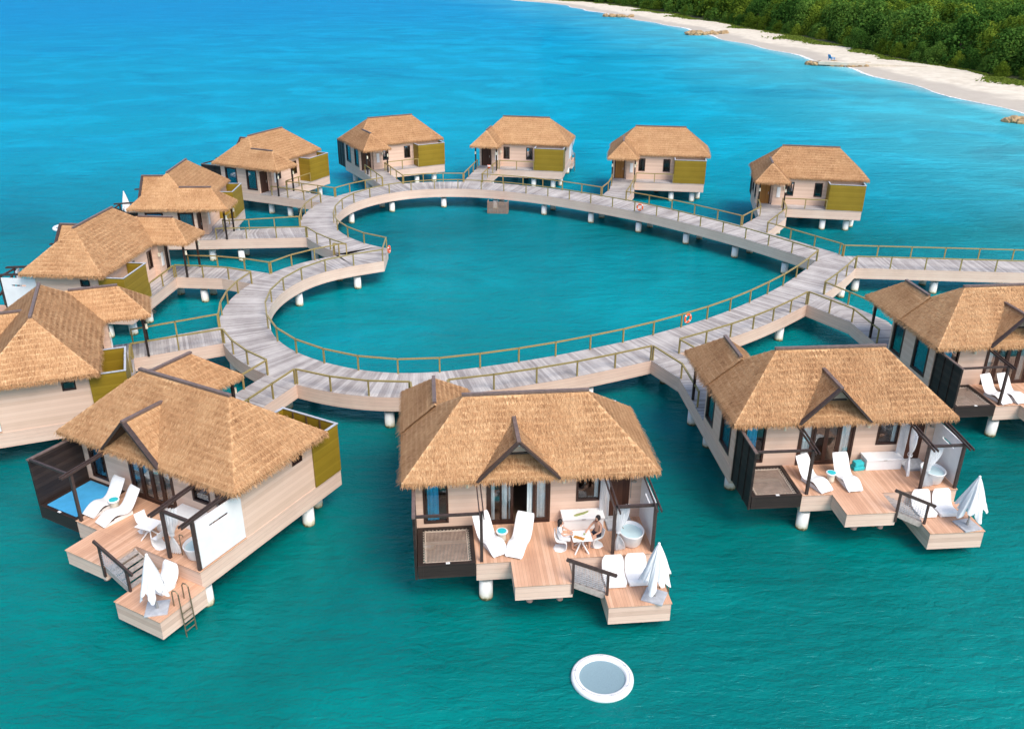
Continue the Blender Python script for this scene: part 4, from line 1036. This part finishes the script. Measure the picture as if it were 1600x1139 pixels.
# ------------------------------------------------------------------ terrace furniture
FC = {}
def fmesh(key, fn, mat, **kw):
    if key not in FC:
        b = MB(); fn(b); me = b.mesh(key.split('#')[0], **kw); me.materials.append(M[mat]); FC[key] = me
    return FC[key]
def fpart(t, name, key, fn, mat, **kw): return link(name, fmesh(name+'#'+key, fn, mat, **kw), None, t)
def smooth_prof(p, n=28):
    P = np.array(p, float); s = arc(P); t = np.linspace(0, s[-1], n); q = np.stack([np.interp(t, s, P[:, i]) for i in (0, 1)], 1)
    for _ in range(3): q[1:-1] = (q[:-2]+2*q[1:-1]+q[2:])/4
    return [tuple(x) for x in q]
def at(k, x, y, z=0): q = w2(k, x, y); return (q[0], q[1], D+z)
def lounger(k, x, y, a, label):
    """x, y: foot end; a: direction from foot to head, degrees from local +y towards +x"""
    t = thing('sun_lounger', label, 'sun lounger', at(k, x, y), yaw(k, -R(a)), 'white wave loungers on the villa terraces')
    pr = smooth_prof([(-.05, .13), (.12, .22), (.38, .38), (.62, .44), (.84, .35), (1.06, .26), (1.2, .29), (1.38, .49), (1.56, .78), (1.72, 1.0), (1.8, 1.08)])
    fpart(t, 'shell', 'w', lambda b: b.sheet_w(pr, .39, .13, 10, .12), 'white', smooth=True)
    def plinth(b):
        for sx in (-.3, .26): b.box(sx, sx+.04, .02, .5, 0, .12); b.box(sx, sx+.04, .5, 1.35, 0, .17)
    fpart(t, 'plinth', 'w', plinth, 'white'); return t
def side_table(k, x, y, label):
    t = thing('side_table', label, 'side table', at(k, x, y), 0, 'cream side tables with turquoise tops')
    fpart(t, 'base', 'st', lambda b: b.lathe([(0, 0), (.19, 0), (.17, .12), (.165, .3), (.2, .42), (0, .42)]), 'cream', smooth=True)
    fpart(t, 'top', 'st', lambda b: b.lathe([(0, .422), (.24, .422), (.25, .45), (.235, .47), (0, .47)]), 'white')
    fpart(t, 'disc', 'st', lambda b: b.lathe([(0, .471), (.19, .471), (.19, .478), (0, .478)]), 'turq'); return t
def storage(k, label):
    t = thing('storage_chest', label, 'chest', at(k, 2.18, -3.2), yaw(k, 0), 'white storage chests by the villa walls')
    fpart(t, 'body', 'sc', lambda b: b.box(-.86, .86, -.33, .33, 0, .5), 'white', bevel=.015)
    l = fpart(t, 'lid', 'sc', lambda b: b.box(-.9, .9, -.37, .36, .505, .6), 'white', bevel=.02)
    fpart(l, 'handle', 'sc', lambda b: b.box(-.09, .09, -.385, -.372, .53, .56), 'steel'); return t
def tub(k, label, faucet=True):
    t = thing('bathtub', label, 'bathtub', at(k, 3.98, -4.55), yaw(k, 0), 'white oval outdoor bathtubs')
    fpart(t, 'basin', 'tb', lambda b: b.lathe([(0, 0), (.36, 0), (.42, .08), (.52, .58), (.535, .61), (.50, .62), (.47, .57), (.38, .14), (0, .12)], sx=1.0, sy=1.22, n=40), 'white', smooth=True)
    fpart(t, 'water', 'tb', lambda b: b.lathe([(0, .49), (.452, .49)], sx=1.0, sy=1.22, n=40), 'tubwater')
    f = fpart(t, 'tap', 'tb', lambda b: b.path([(-.62, -.35, 0), (-.62, -.35, .92), (-.58, -.35, .99), (-.46, -.33, 1.0), (-.42, -.32, .92)], .02), 'bronze')
    return t
def curtain(k, x, y, label, tied=True, w=.75, h=2.2, ax=0, swing=0):
    t = thing('curtain', label, 'curtain', at(k, x, y), yaw(k, R(ax)), 'sheer white pergola curtains')
    def f(b):
        n, m = 26, 14; vs = []
        for i in range(m+1):
            z = h-(h-.06)*i/m; g = 1
            if tied: g = 1-.72*math.exp(-((z-.95)/.42)**2) - (.25 if z < .9 else 0)
            for j in range(n+1):
                q = (j/n-.5)*w*g; off = swing*math.exp(-((z-.95)/.6)**2); vs.append((q+off, .055*math.sin(j*1.5+i*.12)*(1.2 if g > .5 else .8), z))
        b.add(vs, [(i*(n+1)+j, i*(n+1)+j+1, (i+1)*(n+1)+j+1, (i+1)*(n+1)+j) for i in range(m) for j in range(n)])
    fpart(t, 'cloth', 'cu%s%.2f%.2f%.2f' % (tied, w, h, swing), f, 'sheer', smooth=True, solid_normals=False)
    if tied: fpart(t, 'tie', 'cu%.2f%.2f' % (w, swing), lambda b: b.lathe([(w*.16, .9), (w*.17, .95), (w*.16, 1.0)], (swing, 0, 0), sy=.6, n=14), 'sheer')
    return t
def lounge_pad(k, x, y, label, a=0):
    t = thing('dock_lounge_seat', label, 'lounge seat', at(k, x, y, -.70), yaw(k, R(a)), 'white low lounge seats on the docks')
    pr = smooth_prof([(-.62, .10), (-.55, .25), (-.3, .28), (.0, .24), (.16, .3), (.28, .55), (.36, .86), (.40, .92)], 26)
    fpart(t, 'shell', 'lp', lambda b: b.sheet_w(pr, .45, .16), 'cushion', smooth=True)
    fpart(t, 'base', 'lp', lambda b: b.prism([(-.4, -.5), (.4, -.5), (.42, .1), (.3, .3), (-.3, .3), (-.42, .1)], 0, .16), 'white', bevel=.02); return t
def parasol(k, x, y, label, z=-.70, spread=1.0, lean=0, seed=0, base=True):
    t = thing('parasol', label, 'parasol', at(k, x, y, z), yaw(k, R(20+seed*40)), 'closed white parasols on the docks')
    if base: fpart(t, 'base', 'pa', lambda b: b.box(-.42, .42, -.42, .42, .002, .07), 'greyslab', bevel=.01)
    fpart(t, 'pole', 'pa', lambda b: (b.tube((0, 0, .05), (0, 0, 2.5), .028), b.lathe([(.06, .071), (.05, .3), (0, .3)], n=14)), 'steel')
    rg = random.Random(seed)
    def f(b):
        n, m = 96, 18; vs = []; hem = [(-.22, .26, -.02, .3, -.12, .22, .05, .32)[i]+rg.uniform(-.07, .07) for i in range(8)]; fl = [rg.uniform(.85, 1.12) for _ in range(8)]
        for i in range(m+1):
            q = i/m
            for j in range(n):
                a = 2*math.pi*j/n; s = abs(math.cos(4*a))**.9; kk = int(((a+math.pi/8) % (2*math.pi))/(math.pi/4)) % 8
                low = .62+hem[kk]*1.0; z_ = 2.5-q*(2.5-low-(.26*(1-s)))
                rr = (.045+.50*spread*q**.9*fl[kk])*(.70+.30*s)*(1 if q < .9 else 1-.02*(q-.9)); rr = max(rr, .04)
                rr *= 1+.05*math.sin(a*13+q*5)+.03*math.sin(a*29+q*9)
                vs.append((rr*math.cos(a)+lean*q, rr*math.sin(a), z_))
        b.add(vs, [(i*n+j, i*n+(j+1) % n, (i+1)*n+(j+1) % n, (i+1)*n+j) for i in range(m) for j in range(n)])
    fpart(t, 'canopy', 'pa%d%.2f%.2f' % (seed, spread, lean), f, 'robe', smooth=True, solid_normals=False)
    fpart(t, 'finial', 'pa', lambda b: b.lathe([(0, 2.6), (.05, 2.56), (.06, 2.47), (0, 2.46)], n=14), 'white'); return t
def dining_table(k, x, y, label, a=0):
    t = thing('dining_table', label, 'table', at(k, x, y), yaw(k, R(a)), 'white square terrace tables')
    fpart(t, 'tabletop', 'dt', lambda b: b.box(-.4, .4, -.38, .38, .695, .72), 'white', bevel=.01)
    for i in range(4):
        q = math.pi/4+i*math.pi/2
        fpart(t, 'leg', 'dt%d' % i, lambda b: (b.bar((.05*math.cos(q), .05*math.sin(q), .4), (.40*math.cos(q), .40*math.sin(q), .0), .045, .04), b.bar((.05*math.cos(q), .05*math.sin(q), .4), (.3*math.cos(q), .3*math.sin(q), .695), .04, .035)), 'white')
    return t
def dining_chair(k, x, y, a, label):
    """a: direction the sitter faces, degrees clockwise from local +y"""
    t = thing('dining_chair', label, 'chair', at(k, x, y), yaw(k, -R(a)), 'white moulded terrace chairs')
    pr = smooth_prof([(-.22, .02), (.0, .02), (.2, .06), (.24, .22), (.24, .38), (.18, .44), (.0, .43), (-.16, .45), (-.22, .58), (-.27, .82)], 40)
    fpart(t, 'shell', 'dc', lambda b: b.sheet(pr, -.24, .24, .03), 'white', smooth=False)
    fpart(t, 'foot', 'dc', lambda b: b.lathe([(0, 0), (.27, 0), (.25, .025), (0, .045)], (0, -.02, 0), n=22), 'white'); return t

lounger('C1', -1.43, -5.02, -24, 'white wave lounger beside the bare net, on the terrace of the villa with the couple')
lounger('C1', -.95, -5.22, 22, 'white wave lounger nearest the dining couple on the front centre terrace')
side_table('C1', -1.3, -3.95, 'cream side table with turquoise top between the two loungers of the front centre villa')
storage('C1', 'white storage chest against the wall behind the dining couple')
tub('C1', 'white oval bathtub full of water on the front centre terrace')
curtain('C1', 3.46, -5.1, 'sheer white curtain tied at the pergola post beside the water-filled bathtub', w=.62, ax=12, swing=-.16)
curtain('C1', 3.14, -3.05, 'white curtain hanging by the bathroom door behind the dining couple', tied=False, w=.42, ax=0)
lounge_pad('C1', 3.02, -6.05, 'white lounge seat nearest the steps on the front centre dock')
lounge_pad('C1', 3.95, -6.02, 'white lounge seat half hidden behind the parasol on the front centre dock')
parasol('C1', 4.38, -7.22, 'closed white parasol on the front centre villa dock', seed=1, spread=1.15)
dining_table('C1', 1.84, -4.93, 'white table laid with a serving board between the dining couple')
dining_chair('C1', 1.03, -4.72, 100, 'white moulded chair the woman in white sits on')
dining_chair('C1', 2.52, -4.62, -110, 'white moulded chair the bare chested man sits on')
t = thing('serving_board', 'oblong wooden serving board of food on the couple\'s white table', 'serving board', at('C1', 1.72, -5.08, .722), yaw('C1', R(-32)))
fpart(t, 'board', 'sb', lambda b: b.box(-.22, .22, -.085, .085, 0, .02), 'amberwood', bevel=.008)
def snacks(b):
    rg = np.random.default_rng(3)
    for i in range(9): rock(b, (-.17+.042*i, rg.uniform(-.03, .03), .035), .028, rg)
fpart(t, 'snacks', 'sb', snacks, 'amberwood')
t = thing('plate', 'small plate of green salad on the couple\'s white table', 'plate', at('C1', 1.98, -4.86, .722))
fpart(t, 'dish', 'pl', lambda b: b.lathe([(0, 0), (.09, 0), (.13, .02), (.125, .026), (.085, .01), (0, .01)]), 'pearl', smooth=True)
fpart(t, 'salad', 'pl', lambda b: [rock(b, (.05*math.cos(i*2.2)*(i % 3)/2, .05*math.sin(i*2.2)*(i % 3)/2, .03), .03, np.random.default_rng(i)) for i in range(8)], 'food')
t = thing('sunglasses_pouch', 'long olive and brown food tray lying on the white storage chest', 'tray', at('C1', 2.12, -3.25, .602), yaw('C1', R(14)))
t.name = 'snack_tray'
fpart(t, 'tray', 'tr', lambda b: b.prism([(-.36, -.03), (-.28, -.1), (.1, -.06), (.34, .03), (.38, .1), (.1, .06), (-.2, .04)], 0, .035), 'food', bevel=.008)

lounger('R1', -1.25, -5.25, -22, 'white wave lounger beside the net on the terrace right of the front centre')
lounger('R1', .05, -5.30, -4, 'white wave lounger in front of the turquoise towel')
side_table('R1', -.72, -4.3, 'cream side table with turquoise top between the empty loungers of the villa at right')
storage('R1', 'white storage chest beside the turquoise towel')
tub('R1', 'white oval bathtub behind the draped curtain on the right-hand terrace')
curtain('R1', 3.52, -5.12, 'wide sheer curtain draped across the bath pergola of the right-hand villa', w=.8, ax=8, swing=-.2)
curtain('R1', 3.14, -3.9, 'sheer curtain hanging on the inner side of the right-hand bath pergola', tied=True, w=1.15, h=2.25, ax=70, swing=.1)
curtain('R1', 3.14, -3.05, 'white curtain by the bathroom door of the right-hand villa', tied=False, w=.42)
lounge_pad('R1', 2.98, -6.0, 'white lounge seat nearest the steps on the right-hand dock')
lounge_pad('R1', 3.95, -6.0, 'white lounge seat beside the parasol on the right-hand dock')
parasol('R1', 4.38, -7.22, 'closed white parasol with flared hem on the right-hand villa dock', seed=2, spread=1.25)
t = thing('folded_towel', 'turquoise folded towel on the deck beside the white storage chest', 'towel', at('R1', 1.0, -3.35), yaw('R1', R(5)))
fpart(t, 'towel', 'tw', lambda b: (b.box(-.28, .26, -.2, .2, 0, .2), b.box(-.24, .22, -.17, .17, .203, .42)), 'turq', bevel=.05)
lounger('R2', -1.75, -5.3, -14, 'white wave lounger beside the net on the terrace at the right edge')
lounger('R2', -.85, -5.3, -10, 'white wave lounger on the terrace at the right edge, farther from the net')
lounger('L1', -2.2, -4.95, 0, 'white wave lounger beside the blue net cover')
lounger('L1', -1.2, -5.15, 8, 'white wave lounger in front of the dining table, farther from the blue net cover')
side_table('L1', -1.72, -3.95, 'cream side table with turquoise top squeezed between the loungers by the blue net cover')
storage('L1', 'white storage chest behind the folded curtain of the lower left villa')
tub('L1', 'white oval bathtub behind the white wind screen at lower left')
curtain('L1', 3.06, -5.0, 'white curtain tied in a bundle at the pergola of the lower left villa', w=.75, ax=20)
dining_table('L1', 1.38, -4.72, 'white table between two empty white chairs on the lower left terrace', 8)
dining_chair('L1', .72, -4.45, 100, 'empty white moulded chair on the lounger side of the lower left table')
dining_chair('L1', 2.15, -4.9, -85, 'empty white moulded chair on the bathtub side of the lower left table')
dining_chair('L1', 1.55, -4.05, 175, 'empty white moulded chair on the wall side of the lower left table')
lounge_pad('L1', 3.5, -6.05, 'single white lounge seat behind the parasol on the lower left dock')
parasol('L1', 4.3, -7.15, 'closed white parasol beside the bronze ladder at lower left', seed=5, spread=.95)
parasol('L4', 4.3, -7.4, 'closed white parasol standing beyond the roofs up the left side', seed=4, spread=.75)
curtain('T2', 4.75, -5.6, 'white curtain at the sea side corner of the back row villa', w=.8, tied=True, ax=30)
tub('R2', 'white oval bathtub at the far right edge') if False else None
curtain('L3', 3.1, -5.1, 'white curtain hanging at the far left bath pergola', w=.8, ax=20)

# floating trampolines
def float_ring(x, y, lab):
    t = thing('floating_trampoline', lab, 'floating trampoline', (x, y, 0), 0, 'round white floating trampolines')
    fpart(t, 'tube', 'ft', lambda b: b.lathe([(.84, .02), (.86, -.08), (1.1, -.08), (1.15, .03), (1.14, .13), (1.08, .19), (.92, .19), (.86, .15), (.84, .06)], n=64), 'white', smooth=True)
    fpart(t, 'mesh', 'ft', lambda b: b.lathe([(0, .055), (.5, .06), (.845, .09)], n=64), 'mesh', smooth=True)
    fpart(t, 'seam', 'ft', lambda b: b.lathe([(.985, .196), (1.0, .2), (1.015, .196)], n=64), 'greyslab')
    for a in (-.55, .5, 1.5, 2.9, 3.9, 5.0): fpart(t, 'handle', 'ft%.1f' % a, lambda b: b.box(1.0*math.cos(a)-.05, 1.0*math.cos(a)+.05, 1.0*math.sin(a)-.02, 1.0*math.sin(a)+.02, .185, .215), 'greyslab')
    return t
float_ring(3.36, 24.55, 'round white floating trampoline with grey mesh in the near water')
float_ring(-42.9, 82.4, 'round white float half hidden beyond the roof up the left side')

# ------------------------------------------------------------------ the couple
def skin_mesh(name, joints, edges, root, mat, sub=2):
    """one continuous body surface grown from a skeleton: joints {name: (x, y, z, r)}"""
    ks = list(joints); ix = {k: i for i, k in enumerate(ks)}
    me = bpy.data.meshes.new(name); me.from_pydata([joints[k][:3] for k in ks], [(ix[a], ix[c]) for a, c in edges], [])
    o = bpy.data.objects.new(name, me); COL.objects.link(o)
    o.modifiers.new('skin', 'SKIN'); sv = me.skin_vertices[0].data
    for k in ks:
        r = joints[k][3]; sv[ix[k]].radius = (r, r) if not isinstance(r, tuple) else r
    for x in sv: x.use_root = False
    sv[ix[root]].use_root = True
    s = o.modifiers.new('sub', 'SUBSURF'); s.levels = sub; s.render_levels = sub
    dg = bpy.context.evaluated_depsgraph_get(); dg.update(); ev = o.evaluated_get(dg); out = bpy.data.meshes.new_from_object(ev)
    bpy.data.objects.remove(o); out.name = name; out.materials.clear(); out.materials.append(mat)
    out.polygons.foreach_set('use_smooth', [True]*len(out.polygons)); return out
def seated(arm_l, arm_r, spine=1.0, knees=(.52, .5), fem=False):
    """seated figure facing +y, hips at (0, 0, .5) on a .45 m seat; arms: [elbow, wrist]"""
    k = .9 if fem else 1.0
    J = {'pelvis': (0, -.02, .54, .125*k), 'waist': (0, -.05, .68, .112*k), 'chest': (0, -.06, .86, (.145*k, .115*k)), 'neckbase': (0, -.05, 1.0, .075*k), 'neck': (0, -.03, 1.08, .052*k), 'jaw': (0, .015, 1.15, .068), 'head': (0, .0, 1.23, .088), 'crown': (0, -.015, 1.30, .066)}
    E = [('pelvis', 'waist'), ('waist', 'chest'), ('chest', 'neckbase'), ('neckbase', 'neck'), ('neck', 'jaw'), ('jaw', 'head'), ('head', 'crown')]
    for s, n, (el, wr) in ((-1, 'l', arm_l), (1, 'r', arm_r)):
        J['sh'+n] = (s*.18*k, -.05, .98, .058*k); J['el'+n] = (*el, .042*k); J['wr'+n] = (*wr, .028*k)
        E += [('neckbase', 'sh'+n), ('sh'+n, 'el'+n), ('el'+n, 'wr'+n)]
        d = (Vector(wr)-Vector(el)).normalized(); side = d.cross(Vector((0, 0, 1))).normalized(); palm = Vector(wr)+d*.06
        J['palm'+n] = (*palm, .030); E.append(('wr'+n, 'palm'+n))
        for q, (off, ln) in enumerate(((-.027, .058), (-.009, .072), (.009, .068), (.026, .05))):
            a = palm+side*off+d*.03; c = a+d*ln*.6+Vector((0, 0, -.012)); e = c+d*ln*.4+Vector((0, 0, -.024))
            for nm, pt in (('a', a), ('c', c), ('e', e)): J['f%s%d%s' % (n, q, nm)] = (*pt, .0085)
            E += [('palm'+n, 'f%s%da' % (n, q)), ('f%s%da' % (n, q), 'f%s%dc' % (n, q)), ('f%s%dc' % (n, q), 'f%s%de' % (n, q))]
        a = palm-side*s*-.035-d*.03; c = a+d*.045+side*s*.012
        J['th'+n] = (*a, .011); J['tt'+n] = (*c, .0095); E += [('wr'+n, 'th'+n), ('th'+n, 'tt'+n)]
        kn = knees[0]
        J['hip'+n] = (s*.09, .03, .53, .088*k); J['knee'+n] = (s*.12, kn-.06, knees[1], .062*k); J['calf'+n] = (s*.115, kn-.055, .32, .055*k); J['ank'+n] = (s*.11, kn-.05, .09, .036); J['toe'+n] = (s*.125, kn+.11, .035, .032)
        E += [('pelvis', 'hip'+n), ('hip'+n, 'knee'+n), ('knee'+n, 'calf'+n), ('calf'+n, 'ank'+n), ('ank'+n, 'toe'+n)]
    return J, E
def head_bits(t, hairmat, long_hair, beard):
    def hair(b):
        b.lathe([(0, .115), (.05, .105), (.085, .065), (.1, .0), (.098, -.05), (.088, -.07)], (0, -.03, 1.235), 18, 1, 1.08)
    h = link('hair', (lambda bb: (hair(bb), bb.mesh('hair', smooth=True))[1])(MB()), hairmat, t)
    h.location = (0, -.012, .005)
    b = MB()
    if long_hair: b.lathe([(0, 0), (.085, 0), (.098, -.1), (.085, -.26), (.05, -.36), (0, -.37)], (0, -.085, 1.27), 16, 1.0, .55); link('long_hair', b.mesh('long_hair', smooth=True), hairmat, t)
    if beard: b.lathe([(0, -.055), (.045, -.05), (.066, -.01), (.067, .015)], (0, .018, 1.145), 14, 1, 1.0); link('beard', b.mesh('beard', smooth=True), hairmat, t)
    for s in (-1, 1):
        b = MB(); b.lathe([(0, -.011), (.011, 0), (0, .011)], (s*.034, .085, 1.215), 8); link('eye', b.mesh('eye', smooth=True), M['hair'], t)
    b = MB(); b.add([(-.013, .08, 1.175), (.013, .08, 1.175), (0, .115, 1.178), (0, .085, 1.225)], [(0, 1, 2), (0, 2, 3), (1, 3, 2)]); link('nose', b.mesh('nose', smooth=True), M['skin'], t)
    b = MB(); b.box(-.026, .026, .078, .088, 1.138, 1.147); link('mouth', b.mesh('mouth'), M['red'], t)
def clothe(J, keys, grow): return {k: (J[k][0], J[k][1], J[k][2], (J[k][3][0]+grow, J[k][3][1]+grow) if isinstance(J[k][3], tuple) else J[k][3]+grow) for k in keys}
# woman: facing the table (local +x), leaning back slightly, one arm to her face
tw = thing('person', 'woman with long dark hair in a white dress sitting on the left of the table', 'person', at('C1', 1.03, -4.72), yaw('C1', -R(100)))
J, E = seated(((-.24, .12, .80), (-.12, .34, .76)), ((.26, .10, .78), (.14, .34, .765)), fem=True)
link('body', skin_mesh('body', J, E, 'pelvis', M['skin2']), None, tw)
ck = ['pelvis', 'waist', 'chest', 'neckbase', 'shl', 'shr', 'ell', 'elr', 'hipl', 'hipr', 'kneel', 'kneer']; CJ = clothe(J, ck, .018)
for n in 'lr': CJ['el'+n] = tuple(np.array(CJ['sh'+n][:3])*.45+np.array(J['el'+n][:3])*.55)+(.058,); CJ['knee'+n] = tuple(np.array(J['hip'+n][:3])*.12+np.array(J['knee'+n][:3])*.88)+(.088,)
link('dress', skin_mesh('dress', CJ, [('pelvis', 'waist'), ('waist', 'chest'), ('chest', 'neckbase'), ('neckbase', 'shl'), ('neckbase', 'shr'), ('shl', 'ell'), ('shr', 'elr'), ('pelvis', 'hipl'), ('pelvis', 'hipr'), ('hipl', 'kneel'), ('hipr', 'kneer')], 'pelvis', M['robe']), None, tw)
head_bits(tw, M['hair'], True, False); tw.scale = (1.05, 1.05, 1.05)
tm = thing('person', 'bare chested bearded man in dark swim shorts sitting on the right of the table', 'person', at('C1', 2.52, -4.62), yaw('C1', R(122)))
J, E = seated(((-.27, .05, .78), (-.17, .28, .66)), ((.27, .08, .77), (.16, .34, .75)))
link('body', skin_mesh('body', J, E, 'pelvis', M['skin']), None, tm)
CJ = clothe(J, ['pelvis', 'hipl', 'hipr', 'kneel', 'kneer'], .016)
for n in 'lr': CJ['knee'+n] = tuple(np.array(J['hip'+n][:3])*.55+np.array(J['knee'+n][:3])*.45)+(.095,)
link('swim_shorts', skin_mesh('swim_shorts', CJ, [('pelvis', 'hipl'), ('pelvis', 'hipr'), ('hipl', 'kneel'), ('hipr', 'kneer')], 'pelvis', M['navy']), None, tm)
head_bits(tm, M['hair'], False, True); tm.scale = (1.06, 1.06, 1.06)
